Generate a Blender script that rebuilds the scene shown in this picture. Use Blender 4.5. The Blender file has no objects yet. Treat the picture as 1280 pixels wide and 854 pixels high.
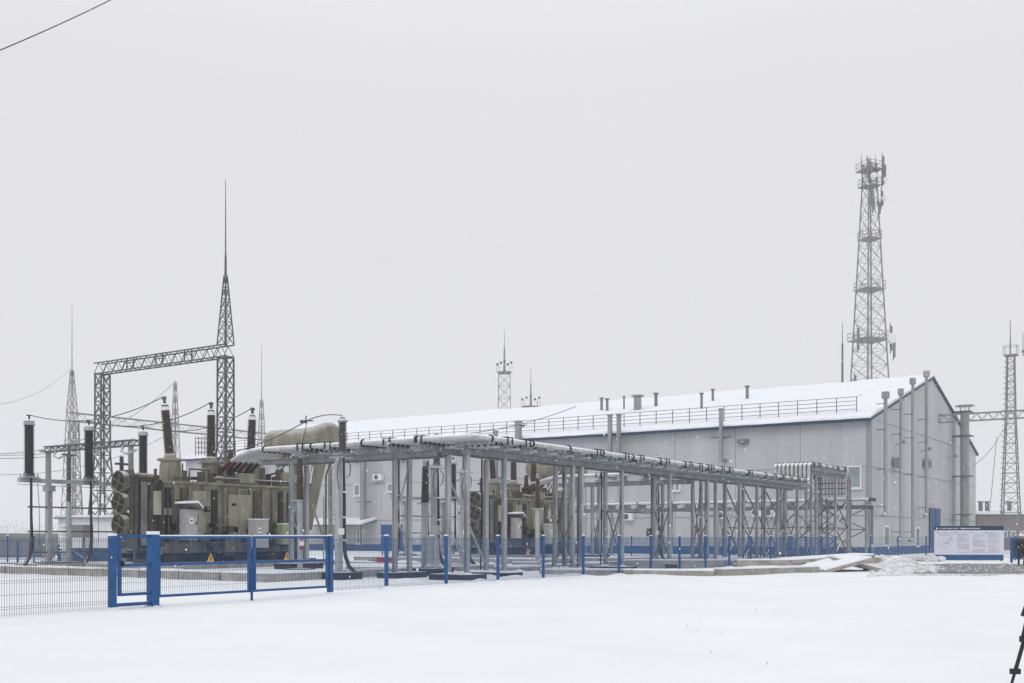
import bpy, math, random
from mathutils import Vector, Matrix
R = math.radians
random.seed(7)
scene = bpy.context.scene
COL = scene.collection

# ------------------------------------------------------------------ camera, world, sun, exposure
cam_d = bpy.data.cameras.new("camera"); cam = bpy.data.objects.new("camera", cam_d); COL.objects.link(cam)
cam.location = (0, 0, 1.7); cam.rotation_euler = (R(90), 0, 0)
cam_d.sensor_width = 36.0; cam_d.lens = 1334/1280*36.0; cam_d.shift_y = (670-427)/1280
cam_d.clip_start = 0.1; cam_d.clip_end = 6000
scene.camera = cam

SUN_EL, SUN_AZ = 42.0, 205.0
world = bpy.data.worlds.new("World"); scene.world = world; world.use_nodes = True
nt = world.node_tree; nt.nodes.clear()
N = nt.nodes.new; LK = nt.links.new
wo = N('ShaderNodeOutputWorld'); bg = N('ShaderNodeBackground'); bg.inputs['Strength'].default_value = 0.1
sky = N('ShaderNodeTexSky'); sky.sky_type = 'NISHITA'; sky.sun_disc = False
sky.sun_elevation = R(SUN_EL); sky.sun_rotation = R(SUN_AZ); sky.air_density = 1.0; sky.dust_density = 6.0
tc = N('ShaderNodeTexCoord'); sep = N('ShaderNodeSeparateXYZ'); LK(tc.outputs['Generated'], sep.inputs[0])
# overcast deck: brighter towards the zenith, as a real overcast sky is
ramp = N('ShaderNodeMapRange'); ramp.inputs['From Min'].default_value = 0.38; ramp.inputs['From Max'].default_value = 1.0
ramp.inputs['To Min'].default_value = 0.0; ramp.inputs['To Max'].default_value = 1.0
LK(sep.outputs['Z'], ramp.inputs['Value'])
cn = N('ShaderNodeTexNoise'); cn.inputs['Scale'].default_value = 1.6; cn.inputs['Detail'].default_value = 3
LK(tc.outputs['Generated'], cn.inputs['Vector'])
deck = N('ShaderNodeMix'); deck.data_type = 'RGBA'
deck.inputs['A'].default_value = (7.78, 7.76, 8.02, 1); deck.inputs['B'].default_value = (12.2, 12.3, 12.5, 1)
LK(ramp.outputs['Result'], deck.inputs['Factor'])
cm = N('ShaderNodeMapRange'); cm.inputs['To Min'].default_value = 0.95; cm.inputs['To Max'].default_value = 1.05
LK(cn.outputs['Fac'], cm.inputs['Value'])
dm = N('ShaderNodeVectorMath'); dm.operation = 'SCALE'; LK(deck.outputs['Result'], dm.inputs[0]); LK(cm.outputs['Result'], dm.inputs['Scale'])
mx = N('ShaderNodeMix'); mx.data_type = 'RGBA'; mx.inputs['Factor'].default_value = 0.97
LK(sky.outputs['Color'], mx.inputs['A']); LK(dm.outputs[0], mx.inputs['B'])
LK(mx.outputs['Result'], bg.inputs['Color']); LK(bg.outputs[0], wo.inputs['Surface'])

sd = bpy.data.lights.new("sun", 'SUN'); sd.energy = 0.55; sd.angle = R(30); sd.color = (1.0, 0.97, 0.93)
so = bpy.data.objects.new("sun", sd); COL.objects.link(so); so.location = (0, -20, 40)
so.rotation_euler = (R(90-SUN_EL), 0, R(180-SUN_AZ))
scene.view_settings.view_transform = 'Standard'; scene.view_settings.look = 'None'
scene.view_settings.exposure = 0.0; scene.view_settings.gamma = 1.0
scene.cycles.max_bounces = 8; scene.cycles.volume_bounces = 1
HAZE = 0.0008

# ------------------------------------------------------------------ site frame: a runs along the gable (away, right), b along the long wall (away, left)
UX, UY = 0.5571, 0.8304
TH = math.atan2(UY, UX)
def W(a, b, z=0.0): return Vector((a*UX-b*UY, a*UY+b*UX, z))
def AB(x, y): return (x*UX+y*UY, -x*UY+y*UX)
def K(px): return (px-640)/1334
def a_of(px, b): k = K(px); return b*(UY+UX*k)/(UX-UY*k)
def b_of(px, a): k = K(px); return a*(UX-UY*k)/(UY+UX*k)
def PX(px, Y): return (px-640)/1334*Y
def z_of(py, Y): return 1.7+(670-py)/1334*Y
def abp(px, Y): return AB(PX(px, Y), Y)

# ------------------------------------------------------------------ mesh builder
class MB:
    def __init__(s): s.v = []; s.f = []; s.sm = []
    def add(s, vs, fs, smooth=False):
        o = len(s.v); s.v += [tuple(p) for p in vs]
        for f in fs: s.f.append(tuple(i+o for i in f)); s.sm.append(smooth)
        return s
    def box(s, x0, x1, y0, y1, z0, z1):
        vs = [(x0,y0,z0),(x1,y0,z0),(x1,y1,z0),(x0,y1,z0),(x0,y0,z1),(x1,y0,z1),(x1,y1,z1),(x0,y1,z1)]
        return s.add(vs, [(0,3,2,1),(4,5,6,7),(0,1,5,4),(1,2,6,5),(2,3,7,6),(3,0,4,7)])
    def cbox(s, c, d): return s.box(c[0]-d[0]/2, c[0]+d[0]/2, c[1]-d[1]/2, c[1]+d[1]/2, c[2]-d[2]/2, c[2]+d[2]/2)
    def bar(s, p, q, w, h=None, up=(0,0,1)):
        h = h or w; p = Vector(p); q = Vector(q); d = (q-p)
        if d.length < 1e-6: return s
        d.normalize(); u = Vector(up)
        if abs(d.dot(u)) > 0.98: u = Vector((1,0,0))
        r = d.cross(u).normalized(); u = r.cross(d).normalized()
        vs = []
        for e in (p, q):
            for a, b in ((-1,-1),(1,-1),(1,1),(-1,1)): vs.append(e+r*(a*w/2)+u*(b*h/2))
        return s.add(vs, [(3,2,1,0),(4,5,6,7),(0,1,5,4),(1,2,6,5),(2,3,7,6),(3,0,4,7)])
    def rings(s, path, radii, n=12, caps=True, smooth=True):
        path = [Vector(p) for p in path]; vs = []; fs = []
        d0 = (path[1]-path[0]).normalized(); u = Vector((0,0,1))
        if abs(d0.dot(u)) > 0.95: u = Vector((1,0,0))
        r = d0.cross(u).normalized()
        m = len(path)
        for i, p in enumerate(path):
            d = (path[min(i+1,m-1)]-path[max(i-1,0)])
            d = d.normalized() if d.length > 1e-9 else d0
            r = (r-d*r.dot(d)).normalized(); t = d.cross(r)
            for k in range(n):
                a = 2*math.pi*k/n; vs.append(p+(r*math.cos(a)+t*math.sin(a))*radii[i])
        for i in range(m-1):
            for k in range(n):
                k2 = (k+1) % n; fs.append((i*n+k, i*n+k2, (i+1)*n+k2, (i+1)*n+k))
        s.add(vs, fs, smooth)
        if caps:
            s.add(vs[:n], [tuple(range(n))[::-1]]); s.add(vs[-n:], [tuple(range(n))])
        return s
    def cyl(s, p, q, r, r2=None, n=12, caps=True): return s.rings([p, q], [r, r if r2 is None else r2], n, caps)
    def tube(s, path, r, n=8): return s.rings(path, [r]*len(path), n)
    def lathe(s, p, d, prof, n=14, caps=True, smooth=False):
        p = Vector(p); d = Vector(d).normalized(); u = Vector((1,0,0)) if abs(d.z) > 0.7 else Vector((0,0,1))
        r = d.cross(u).normalized(); t = d.cross(r); vs = []; fs = []
        for (rad, z) in prof:
            for k in range(n):
                a = 2*math.pi*k/n; vs.append(p+d*z+(r*math.cos(a)+t*math.sin(a))*rad)
        for i in range(len(prof)-1):
            for k in range(n):
                k2 = (k+1) % n; fs.append((i*n+k, i*n+k2, (i+1)*n+k2, (i+1)*n+k))
        s.add(vs, fs, smooth)
        if caps: s.add(vs[:n], [tuple(range(n))[::-1]]); s.add(vs[-n:], [tuple(range(n))])
        return s
    def quad(s, a, b, c, d): return s.add([a,b,c,d], [(0,1,2,3)])
    def prism(s, pts, y0, y1):                      # pts in xz, extruded along y
        n = len(pts); vs = [(x,y0,z) for x,z in pts]+[(x,y1,z) for x,z in pts]
        fs = [tuple(range(n)), tuple(range(n,2*n))[::-1]]+[(i, i+n, (i+1)%n+n, (i+1)%n) for i in range(n)]
        return s.add(vs, fs)
    def build(s, name, mat, parent=None):
        me = bpy.data.meshes.new(name); me.from_pydata(s.v, [], s.f)
        me.polygons.foreach_set('use_smooth', s.sm); me.update()
        o = bpy.data.objects.new(name, me); COL.objects.link(o)
        if mat: me.materials.append(mat)
        if parent: o.parent = parent
        return o

def tag(o, label=None, cat=None, group=None, kind=None):
    if label: o['label'] = label
    if cat: o['category'] = cat
    if group: o['group'] = group
    if kind: o['kind'] = kind
    return o
def thing(name, label, cat, a=0, b=0, z=0, group=None, rot=None):
    o = bpy.data.objects.new(name, None); COL.objects.link(o); o.empty_display_size = 0.3
    o.location = W(a, b, z); o.rotation_euler = (0, 0, TH if rot is None else rot)
    return tag(o, label, cat, group)
def struct(o): o['kind'] = 'structure'; return o
def copy_tree(o, parent=None):
    c = o.copy(); COL.objects.link(c)
    if parent: c.parent = parent
    for ch in [x for x in bpy.data.objects if x.parent == o]: copy_tree(ch, c)
    return c
def dup(o, a=None, b=None, z=0, label=None):
    c = copy_tree(o)
    if a is not None: c.location = W(a, b, z)
    if label: c['label'] = label
    return c

# ------------------------------------------------------------------ materials
def mat(name, c1, c2=None, rough=0.6, metal=0.0, scale=3.0, snow=0.0, streak=0.0, bump=0.0, bscale=40.0, spec=0.4, det=6.0, thr=0.5):
    m = bpy.data.materials.new(name); m.use_nodes = True; t = m.node_tree; b = t.nodes['Principled BSDF']
    n = t.nodes.new; l = t.links.new
    b.inputs['Roughness'].default_value = rough; b.inputs['Metallic'].default_value = metal
    b.inputs['Specular IOR Level'].default_value = spec
    c2 = c2 or tuple(x*0.8 for x in c1)
    geo = n('ShaderNodeNewGeometry'); mp = n('ShaderNodeMapping'); l(geo.outputs['Position'], mp.inputs['Vector'])
    mp.inputs['Scale'].default_value = (1, 1, max(0.04, 1-streak))
    no = n('ShaderNodeTexNoise'); no.inputs['Scale'].default_value = scale; no.inputs['Detail'].default_value = det
    no.inputs['Roughness'].default_value = 0.65
    l(mp.outputs[0], no.inputs['Vector'])
    cr = n('ShaderNodeMapRange'); cr.inputs['From Min'].default_value = 0.36; cr.inputs['From Max'].default_value = 0.64
    l(no.outputs['Fac'], cr.inputs['Value'])
    mi = n('ShaderNodeMix'); mi.data_type = 'RGBA'; mi.inputs['A'].default_value = (*c1, 1); mi.inputs['B'].default_value = (*c2, 1)
    l(cr.outputs['Result'], mi.inputs['Factor']); out = mi.outputs['Result']
    if snow > 0:
        sx = n('ShaderNodeSeparateXYZ'); l(geo.outputs['Normal'], sx.inputs[0])
        n2 = n('ShaderNodeTexNoise'); n2.inputs['Scale'].default_value = 9.0; n2.inputs['Detail'].default_value = 4
        l(geo.outputs['Position'], n2.inputs['Vector'])
        ad = n('ShaderNodeMath'); ad.operation = 'MULTIPLY_ADD'; l(n2.outputs['Fac'], ad.inputs[0]); ad.inputs[1].default_value = 0.5; l(sx.outputs['Z'], ad.inputs[2])
        r2 = n('ShaderNodeMapRange'); r2.inputs['From Min'].default_value = thr+0.2; r2.inputs['From Max'].default_value = thr+0.45
        r2.inputs['To Max'].default_value = snow
        l(ad.outputs[0], r2.inputs['Value'])
        m2 = n('ShaderNodeMix'); m2.data_type = 'RGBA'; l(r2.outputs['Result'], m2.inputs['Factor']); l(out, m2.inputs['A'])
        m2.inputs['B'].default_value = (0.84, 0.86, 0.9, 1); out = m2.outputs['Result']
        if metal > 0:
            mm = n('ShaderNodeMapRange'); mm.inputs['To Min'].default_value = metal; mm.inputs['To Max'].default_value = 0; mm.inputs['From Max'].default_value = snow
            l(r2.outputs['Result'], mm.inputs['Value']); l(mm.outputs['Result'], b.inputs['Metallic'])
    l(out, b.inputs['Base Color'])
    if bump > 0:
        n3 = n('ShaderNodeTexNoise'); n3.inputs['Scale'].default_value = bscale; n3.inputs['Detail'].default_value = 4
        l(geo.outputs['Position'], n3.inputs['Vector'])
        bp = n('ShaderNodeBump'); bp.inputs['Strength'].default_value = bump; bp.inputs['Distance'].default_value = 0.02
        l(n3.outputs['Fac'], bp.inputs['Height']); l(bp.outputs[0], b.inputs['Normal'])
    return m

M = {}
M['snow'] = mat('snow', (0.83,0.855,0.875), (0.775,0.80,0.825), 0.75, scale=0.18, bump=0.5, bscale=14, spec=0.2)
M['snow_cap'] = mat('snow_cap', (0.84,0.86,0.90), (0.78,0.80,0.85), 0.75, scale=1.5, bump=0.5, bscale=12, spec=0.2)
M['dirty_snow'] = mat('dirty_snow', (0.80,0.81,0.84), (0.5,0.5,0.51), 0.8, scale=2.2, bump=1.0, bscale=9, spec=0.2)
M['galv'] = mat('galvanised_steel', (0.42,0.45,0.465), (0.24,0.265,0.285), 0.5, 0.25, scale=2.5, streak=0.7, snow=0.95)
M['galv_dark'] = mat('weathered_steel', (0.15,0.155,0.16), (0.07,0.075,0.08), 0.55, 0.3, scale=4, snow=0.9)
M['galv_mid'] = mat('dull_galvanised_steel', (0.22,0.24,0.25), (0.13,0.145,0.155), 0.55, 0.3, scale=2.5, streak=0.3, snow=0.95)
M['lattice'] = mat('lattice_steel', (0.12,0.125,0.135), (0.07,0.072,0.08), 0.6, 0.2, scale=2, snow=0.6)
M['lattice_far'] = mat('haze_paled_lattice_steel', (0.30,0.305,0.31), (0.20,0.19,0.19), 0.6, 0.2, scale=0.6)  # distance haze put into the colour: paler steel for far masts and wires
M['olive'] = mat('olive_grey_paint', (0.285,0.275,0.21), (0.135,0.13,0.098), 0.5, scale=1.5, streak=0.7, snow=0.3, bump=0.25)
M['olive_dark'] = mat('dark_olive_paint', (0.10,0.094,0.07), (0.035,0.033,0.027), 0.6, scale=3, streak=0.6, snow=0.6)  # darker olive tone with noise streaks
M['olive_mid'] = mat('dulled_olive_paint', (0.17,0.165,0.125), (0.08,0.076,0.058), 0.5, scale=6, streak=0.3, snow=0.5)
M['olive_pale'] = mat('pale_olive_paint', (0.34,0.335,0.26), (0.21,0.205,0.155), 0.45, scale=2, streak=0.7, snow=0.6)
M['black_bare'] = mat('black_clamp', (0.02,0.02,0.022), (0.012,0.012,0.013), 0.5, scale=5)
M['black'] = mat('black_rubber', (0.022,0.022,0.024), (0.012,0.012,0.013), 0.5, scale=5, snow=0.55)
M['bitumen'] = mat('bitumen_coated_concrete', (0.010,0.010,0.013), (0.025,0.026,0.03), 0.75, scale=6, snow=0.98, thr=0.4)
M['insul'] = mat('dark_polymer_insulator', (0.035,0.038,0.042), (0.06,0.062,0.066), 0.5, scale=6)
M['insul_brown'] = mat('brown_porcelain', (0.055,0.042,0.032), (0.10,0.085,0.065), 0.35, scale=8)
M['insul_grey'] = mat('grey_polymer_insulator', (0.13,0.13,0.135), (0.09,0.09,0.095), 0.5, scale=8)
M['blue'] = mat('blue_paint', (0.001,0.085,0.28), (0.002,0.06,0.2), 0.45, scale=4, snow=0.97)
M['blue_dull'] = mat('dull_blue_paint', (0.003,0.085,0.25), (0.004,0.06,0.18), 0.5, scale=1.5, snow=0.9)
M['navy'] = mat('navy_trim', (0.006,0.026,0.075), (0.008,0.03,0.09), 0.5, scale=1.0)
M['wire'] = mat('coated_mesh_wire', (0.02,0.09,0.25), (0.03,0.09,0.2), 0.5, scale=4)
M['wire_grey'] = mat('grey_mesh_wire', (0.10,0.12,0.16), (0.07,0.08,0.12), 0.5, scale=4)
M['pipe'] = mat('white_busbar_tube', (0.56,0.57,0.58), (0.36,0.37,0.38), 0.4, scale=3, snow=0.97, thr=0.28)
M['red_ins'] = mat('dark_red_sleeve', (0.12,0.008,0.02), (0.07,0.006,0.012), 0.5, scale=6, snow=0.5)
M['cab'] = mat('cabinet_grey', (0.43,0.42,0.42), (0.35,0.35,0.35), 0.45, scale=3, snow=0.95)
M['cab_green'] = mat('cabinet_green', (0.32,0.36,0.22), (0.26,0.3,0.19), 0.45, scale=3, snow=0.95)
M['concrete'] = mat('concrete', (0.40,0.385,0.355), (0.24,0.23,0.215), 0.85, scale=2.2, snow=0.98, bump=0.6, thr=0.35)
M['concrete_dark'] = mat('weathered_concrete', (0.26,0.25,0.24), (0.17,0.165,0.16), 0.85, scale=0.8, streak=0.6, snow=0.98, bump=0.4)
M['white'] = mat('white_panel', (0.74,0.74,0.76), (0.66,0.66,0.69), 0.5, scale=0.6)
M['pvc'] = mat('white_window_frame', (0.78,0.78,0.78), (0.72,0.72,0.73), 0.4, scale=2)
M['glass'] = mat('window_glass', (0.26,0.33,0.34), (0.17,0.22,0.23), 0.1, scale=1.0, spec=0.8)
M['duct'] = mat('galvanised_duct', (0.33,0.34,0.345), (0.24,0.245,0.25), 0.45, 0.35, scale=1.2, streak=0.8, snow=0.9)
M['duct_dark'] = mat('grey_duct', (0.20,0.20,0.205), (0.15,0.15,0.155), 0.5, 0.2, scale=1.2, streak=0.8, snow=0.9)
M['red'] = mat('red_paint', (0.36,0.02,0.03), (0.25,0.02,0.03), 0.5, scale=4, snow=0.97)
M['yellow'] = mat('yellow_sign', (0.85,0.50,0.02), (0.75,0.42,0.02), 0.5, scale=6)
M['ink'] = mat('black_ink', (0.02,0.02,0.02), (0.03,0.03,0.03), 0.6)
M['ink_grey'] = mat('grey_print', (0.30,0.30,0.36), (0.38,0.38,0.45), 0.7, scale=12)
M['paper'] = mat('board_print', (0.66,0.65,0.74), (0.62,0.61,0.70), 0.5, scale=1)
M['asphalt'] = mat('wet_asphalt', (0.085,0.085,0.088), (0.20,0.20,0.21), 0.5, scale=1.3, bump=0.6, bscale=12)
M['brick'] = mat('grey_brick', (0.25,0.23,0.21), (0.19,0.175,0.165), 0.9, scale=1.5, snow=0.98)
M['frost'] = mat('frosted_twigs', (0.50,0.50,0.52), (0.36,0.36,0.38), 0.9, scale=0.5)
M['cloth'] = mat('black_workwear', (0.014,0.015,0.02), (0.025,0.027,0.034), 0.9, scale=12)
M['skin'] = mat('skin', (0.45,0.25,0.18), (0.4,0.22,0.16), 0.6)
M['helmet'] = mat('white_helmet', (0.8,0.8,0.82), (0.75,0.75,0.78), 0.3)
M['tripod'] = mat('black_aluminium', (0.008,0.008,0.009), (0.012,0.012,0.013), 0.5, 0.0, scale=20)
M['orange'] = mat('orange_handle', (0.5,0.09,0.03), (0.45,0.08,0.03), 0.5)

def wall_mat():
    m = mat('grey_wall_panels', (0.505,0.515,0.535), (0.43,0.44,0.46), 0.6, scale=0.35, streak=0.75)
    t = m.node_tree; b = t.nodes['Principled BSDF']; n = t.nodes.new; l = t.links.new
    tc = n('ShaderNodeTexCoord'); sx = n('ShaderNodeSeparateXYZ'); l(tc.outputs['Object'], sx.inputs[0])
    ad = n('ShaderNodeMath'); ad.operation = 'ADD'; l(sx.outputs['X'], ad.inputs[0]); l(sx.outputs['Y'], ad.inputs[1])
    # vertical ribs of sandwich panels: narrow grooves each 1.15 m
    md = n('ShaderNodeMath'); md.operation = 'PINGPONG'; md.inputs[1].default_value = 0.575; l(ad.outputs[0], md.inputs[0])
    mr = n('ShaderNodeMapRange'); mr.inputs['From Min'].default_value = 0.0; mr.inputs['From Max'].default_value = 0.03; l(md.outputs[0], mr.inputs['Value'])
    bp = n('ShaderNodeBump'); bp.inputs['Strength'].default_value = 0.5; bp.inputs['Distance'].default_value = 0.012
    l(mr.outputs['Result'], bp.inputs['Height']); l(bp.outputs[0], b.inputs['Normal'])
    src = b.inputs['Base Color'].links[0].from_socket
    wn = n('ShaderNodeTexWhiteNoise'); wn.noise_dimensions = '2D'
    fl = n('ShaderNodeMath'); fl.operation = 'FLOOR'; dv = n('ShaderNodeMath'); dv.operation = 'DIVIDE'; dv.inputs[1].default_value = 1.15
    l(ad.outputs[0], dv.inputs[0]); l(dv.outputs[0], fl.inputs[0]); cb = n('ShaderNodeCombineXYZ'); l(fl.outputs[0], cb.inputs[0]); l(cb.outputs[0], wn.inputs['Vector'])
    r3 = n('ShaderNodeMapRange'); r3.inputs['To Min'].default_value = 0.95; r3.inputs['To Max'].default_value = 1.03; l(wn.outputs['Value'], r3.inputs['Value'])
    r4 = n('ShaderNodeMapRange'); r4.inputs['To Min'].default_value = 0.93; r4.inputs['To Max'].default_value = 1.0; l(mr.outputs['Result'], r4.inputs['Value'])
    pr = n('ShaderNodeMath'); pr.operation = 'MULTIPLY'; l(r3.outputs['Result'], pr.inputs[0]); l(r4.outputs['Result'], pr.inputs[1])
    vm = n('ShaderNodeVectorMath'); vm.operation = 'SCALE'; l(src, vm.inputs[0]); l(pr.outputs[0], vm.inputs['Scale']); l(vm.outputs[0], b.inputs['Base Color'])
    return m
M['wall'] = wall_mat()

# ------------------------------------------------------------------ ground
def smooth(x, a, b):
    t = max(0.0, min(1.0, (x-a)/(b-a))); return t*t*(3-2*t)
def wob(x, y, s=1.0):
    return (math.sin(x*0.71*s+1.3)*math.cos(y*0.53*s-0.4)+0.6*math.sin(x*1.63*s-y*1.21*s+2.0)+0.35*math.sin(x*3.1*s+y*2.7*s)*math.cos(y*3.7*s-x))/1.95
def road_mask(x, y):
    # 1 inside the cleared road on the right
    if y < 30 or x < 10: return 0
    px = 640+1334*x/y
    return smooth(px, 1100, 1140)*smooth(y, 44, 46.5)*(1-smooth(y, 66, 68))
def g(x, y):
    a, b = AB(x, y)
    near = 1-smooth(b, 19.5, 23.5)
    h = 0.05*wob(x*0.35, y*0.35)*near+0.018*wob(x*1.4+5, y*1.4)*near
    h += 0.05*wob(x*0.15+2, y*0.1)*near+0.008*wob(x*3.7, y*4.9+1)*near+0.03*max(0, wob(x*0.5+3, y*1.9))*near
    h += 0.08*math.exp(-((b-20.4)/1.3)**2)*(1+0.5*wob(x, y))*smooth(a, 20, 26)
    h += 0.03*wob(x*1.1, y*1.1)*(1-near)*(1 if y < 120 else 0)
    # drift banked before the cleared road
    px = 640+1334*x/max(y, 1)
    h += 0.06*math.exp(-((y-44.2)/1.1)**2)*smooth(px, 1060, 1130)*(0.8+0.5*wob(x*2.2, y*2.2))
    h *= 1-road_mask(x, y)
    return h
gm = MB()
def grid(xs, ys, f):
    o = len(gm.v)
    vs = [(x, y, f(x, y)) for y in ys for x in xs]; nx = len(xs)
    fs = [(j*nx+i, j*nx+i+1, (j+1)*nx+i+1, (j+1)*nx+i) for j in range(len(ys)-1) for i in range(nx-1)]
    gm.add(vs, fs, True)
def lin(a, b, n): return [a+(b-a)*i/(n-1) for i in range(n)]
xs = [-900,-600,-400,-250,-160,-110,-80]+lin(-60, 62, 306)+[80,110,160,250,400,600,900]
ys = [-900,-500,-200,-60,-20,-5]+lin(0, 74, 247)+[78,84,92,110,140,190,260,380,560,900]
grid(xs, ys, lambda x, y: g(x, y) if abs(x) < 62 and 0 < y < 76 else 0.0)
go = gm.build('snowy_ground', M['snow']); struct(go)

# cleared wet road on the right: follows the ground, ragged edge
am = MB()
step = 0.35
for j in range(int(24/step)):
    for i in range(int(60/step)):
        x = 12+i*step; y = 45.3+j*step; px = 640+1334*(x+step/2)/(y+step/2)
        n_ = wob(x*1.3, y*1.3)+0.7*wob(x*3.1+4, y*2.9)
        e = min((px-1138)/22, (y-45.9)/1.1, (64.5-y)/2.4)
        if e+0.45*n_ > 0.15 and not (wob(x*0.9+9, y*1.7) > 0.8):
            am.quad((x,y,0.02),(x+step,y,0.02),(x+step,y+step,0.02),(x,y+step,0.02))
struct(am.build('wet_road', M['asphalt']))

# haze
hz = MB(); hz.box(-950, 950, -950, 950, -1.2, 75)
ho = hz.build('haze', None); ho['kind'] = 'stuff'; tag(ho, 'pale cold snowy air between the camera and far towers', 'haze')
hm = bpy.data.materials.new('haze_air'); hm.use_nodes = True; t = hm.node_tree; t.nodes.clear()
o_ = t.nodes.new('ShaderNodeOutputMaterial'); pv = t.nodes.new('ShaderNodeVolumePrincipled')
pv.inputs['Color'].default_value = (0.93,0.93,0.96,1); pv.inputs['Density'].default_value = HAZE; pv.inputs['Anisotropy'].default_value = 0.2
t.links.new(pv.outputs[0], o_.inputs['Volume']); ho.data.materials.append(hm)

# ------------------------------------------------------------------ main building
BA, BB = 91.6, 25.05; BW, BL = 45.3, 87.5; EZ, RZ = 11.55, 17.7
bld = thing('warehouse_hall', 'long pale grey gabled hall with snow covered roof and navy blue trim', 'building', BA, BB)
w = MB(); w.prism([(0,0.75),(BW,0.75),(BW,EZ),(BW/2,RZ),(0,EZ)], 0, BL); w.build('wall', M['wall'], bld)
w = MB(); w.box(-0.08, BW+0.08, -0.08, BL+0.08, -0.3, 0.75); w.build('plinth', M['blue_dull'], bld)
sl = (RZ-EZ)/(BW/2)
rf = MB(); ov = 0.75
rf.prism([(-ov, EZ-ov*sl-0.02),(BW/2, RZ-0.02+0.05),(BW+ov, EZ-ov*sl-0.02),(BW+ov, EZ-ov*sl+0.20),(BW/2, RZ+0.26),(-ov, EZ-ov*sl+0.20)], -0.2, BL+0.6)
roof = rf.build('roof', M['navy'], bld)
sn = MB(); rr = random.Random(31); nS = 180
def snow_row(y):
    e = 0.03*math.sin(y*0.9)+0.04*math.sin(y*2.7+1)+rr.uniform(-.02,.03); t_ = 0.20+0.04*math.sin(y*0.37)+0.03*math.sin(y*1.3)
    xs_ = [-ov+0.1-e, -ov+0.16-e, 2.0, 8.0, 15.0, BW/2]; out = []
    for q, x in enumerate(xs_):
        zb0 = EZ+x*sl+0.24
        out.append((x, y, zb0 if q == 0 else zb0+t_*(0.75 if q == 1 else 1)+0.03*math.sin(x*1.1+y*0.6)+rr.uniform(-.012,.012)))
    return out+[(BW-x, y, z) for (x, y, z) in out[-2::-1]]
rows = [snow_row(-0.14+(BL+0.65)*k/nS) for k in range(nS+1)]; nr = len(rows[0])
sn.add([p for r_ in rows for p in r_], [(k*nr+q, (k+1)*nr+q, (k+1)*nr+q+1, k*nr+q+1) for k in range(nS) for q in range(nr-1)])
for row, fl_ in ((rows[0], 1), (rows[-1], 0)):
    low = [(x, y, EZ+min(x, BW-x)*sl+0.16) for (x, y, z) in row]
    sn.add(row+low, [((q, q+1, nr+q+1, nr+q) if fl_ else (q+1, q, nr+q, nr+q+1)) for q in range(nr-1)])
sn.build('roof_snow', M['snow_cap'], roof)
m = MB(); y_ = BL-1.2
for k in range(5): m.bar((0.6+0.5*k, y_, EZ+0.5), (0.6+0.5*k, y_, EZ+3.0), 0.08).bar((0.6+0.5*k, y_-1.8, EZ+0.5), (0.6+0.5*k, y_-1.8, EZ+3.0), 0.08)
for k in range(4): m.bar((0.6, y_, EZ+1.0+0.62*k), (2.6, y_, EZ+1.0+0.62*k), 0.06).bar((0.6, y_-1.8, EZ+1.0+0.62*k), (2.6, y_-1.8, EZ+1.0+0.62*k), 0.06).bar((0.6, y_, EZ+1.0+0.62*k), (0.6, y_-1.8, EZ+1.0+0.62*k), 0.06)
m.build('roof_cage', M['galv_dark'], roof)
# horizontal seams
sm = MB()
for z in (3.4, 7.55): 
    sm.box(-0.035, -0.002, 0, BL, z, z+0.07); sm.box(0, BW, -0.035, -0.002, z, z+0.07)
sm.box(2.2, BW-2.2, -0.035, -0.002, 11.6, 11.67)
sm.box(-0.05, 0.35, -0.05, -0.003, 0.75, EZ-0.02); sm.box(-0.05, -0.003, -0.003, 0.35, 0.75, EZ-0.05)
for y in range(6, 88, 6): sm.box(-0.02, -0.002, y, y+0.05, 0.75, EZ-0.05)
sm.build('wall_seam', M['duct'], bld)
def wallpt(px, py):   # long wall, local (y, z)
    b = b_of(px, BA); Y = BA*UY+b*UX; return b-BB, z_of(py, Y)
def gabpt(px, py, off=0.0):
    b_ = BB-off; a = a_of(px, b_); Y = a*UY+b_*UX; return a-BA, z_of(py, Y)
def win_long(px0, px1, py0, py1, panes=2, frame=M['pvc']):
    y1, _ = wallpt(px0, py0); y0, z1 = wallpt(px1, py0); _, z0 = wallpt((px0+px1)/2, py1); 
    fr = MB(); t_ = 0.12
    fr.box(-0.1,-0.002,y0,y1,z0,z0+t_); fr.box(-0.1,-0.002,y0,y1,z1-t_,z1)
    for k in range(panes+1):
        yy = y0+(y1-y0-t_)*k/panes; fr.box(-0.09,-0.003,yy,yy+t_,z0+t_,z1-t_)
    f = fr.build('window', frame, bld)
    MB().box(-0.04,-0.006,y0+0.05,y1-0.05,z0+0.05,z1-0.05).build('pane', M['glass'], f)
    MB().box(-0.22,-0.004,y0-0.1,y1+0.1,z0-0.08,z0-0.003).build('sill', M['pvc'], f)
win_long(443, 457, 605, 620); win_long(484, 492, 604, 615, 1); win_long(452, 457, 623, 630, 1); win_long(619, 639, 598, 616, 2)
win_long(837, 851, 603, 614, 2); win_long(1059, 1077, 582, 611, 1); win_long(1006, 1017, 603, 613, 1); win_long(446, 454, 662, 680, 2)
win_long(705, 716, 600, 612, 2)
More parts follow.
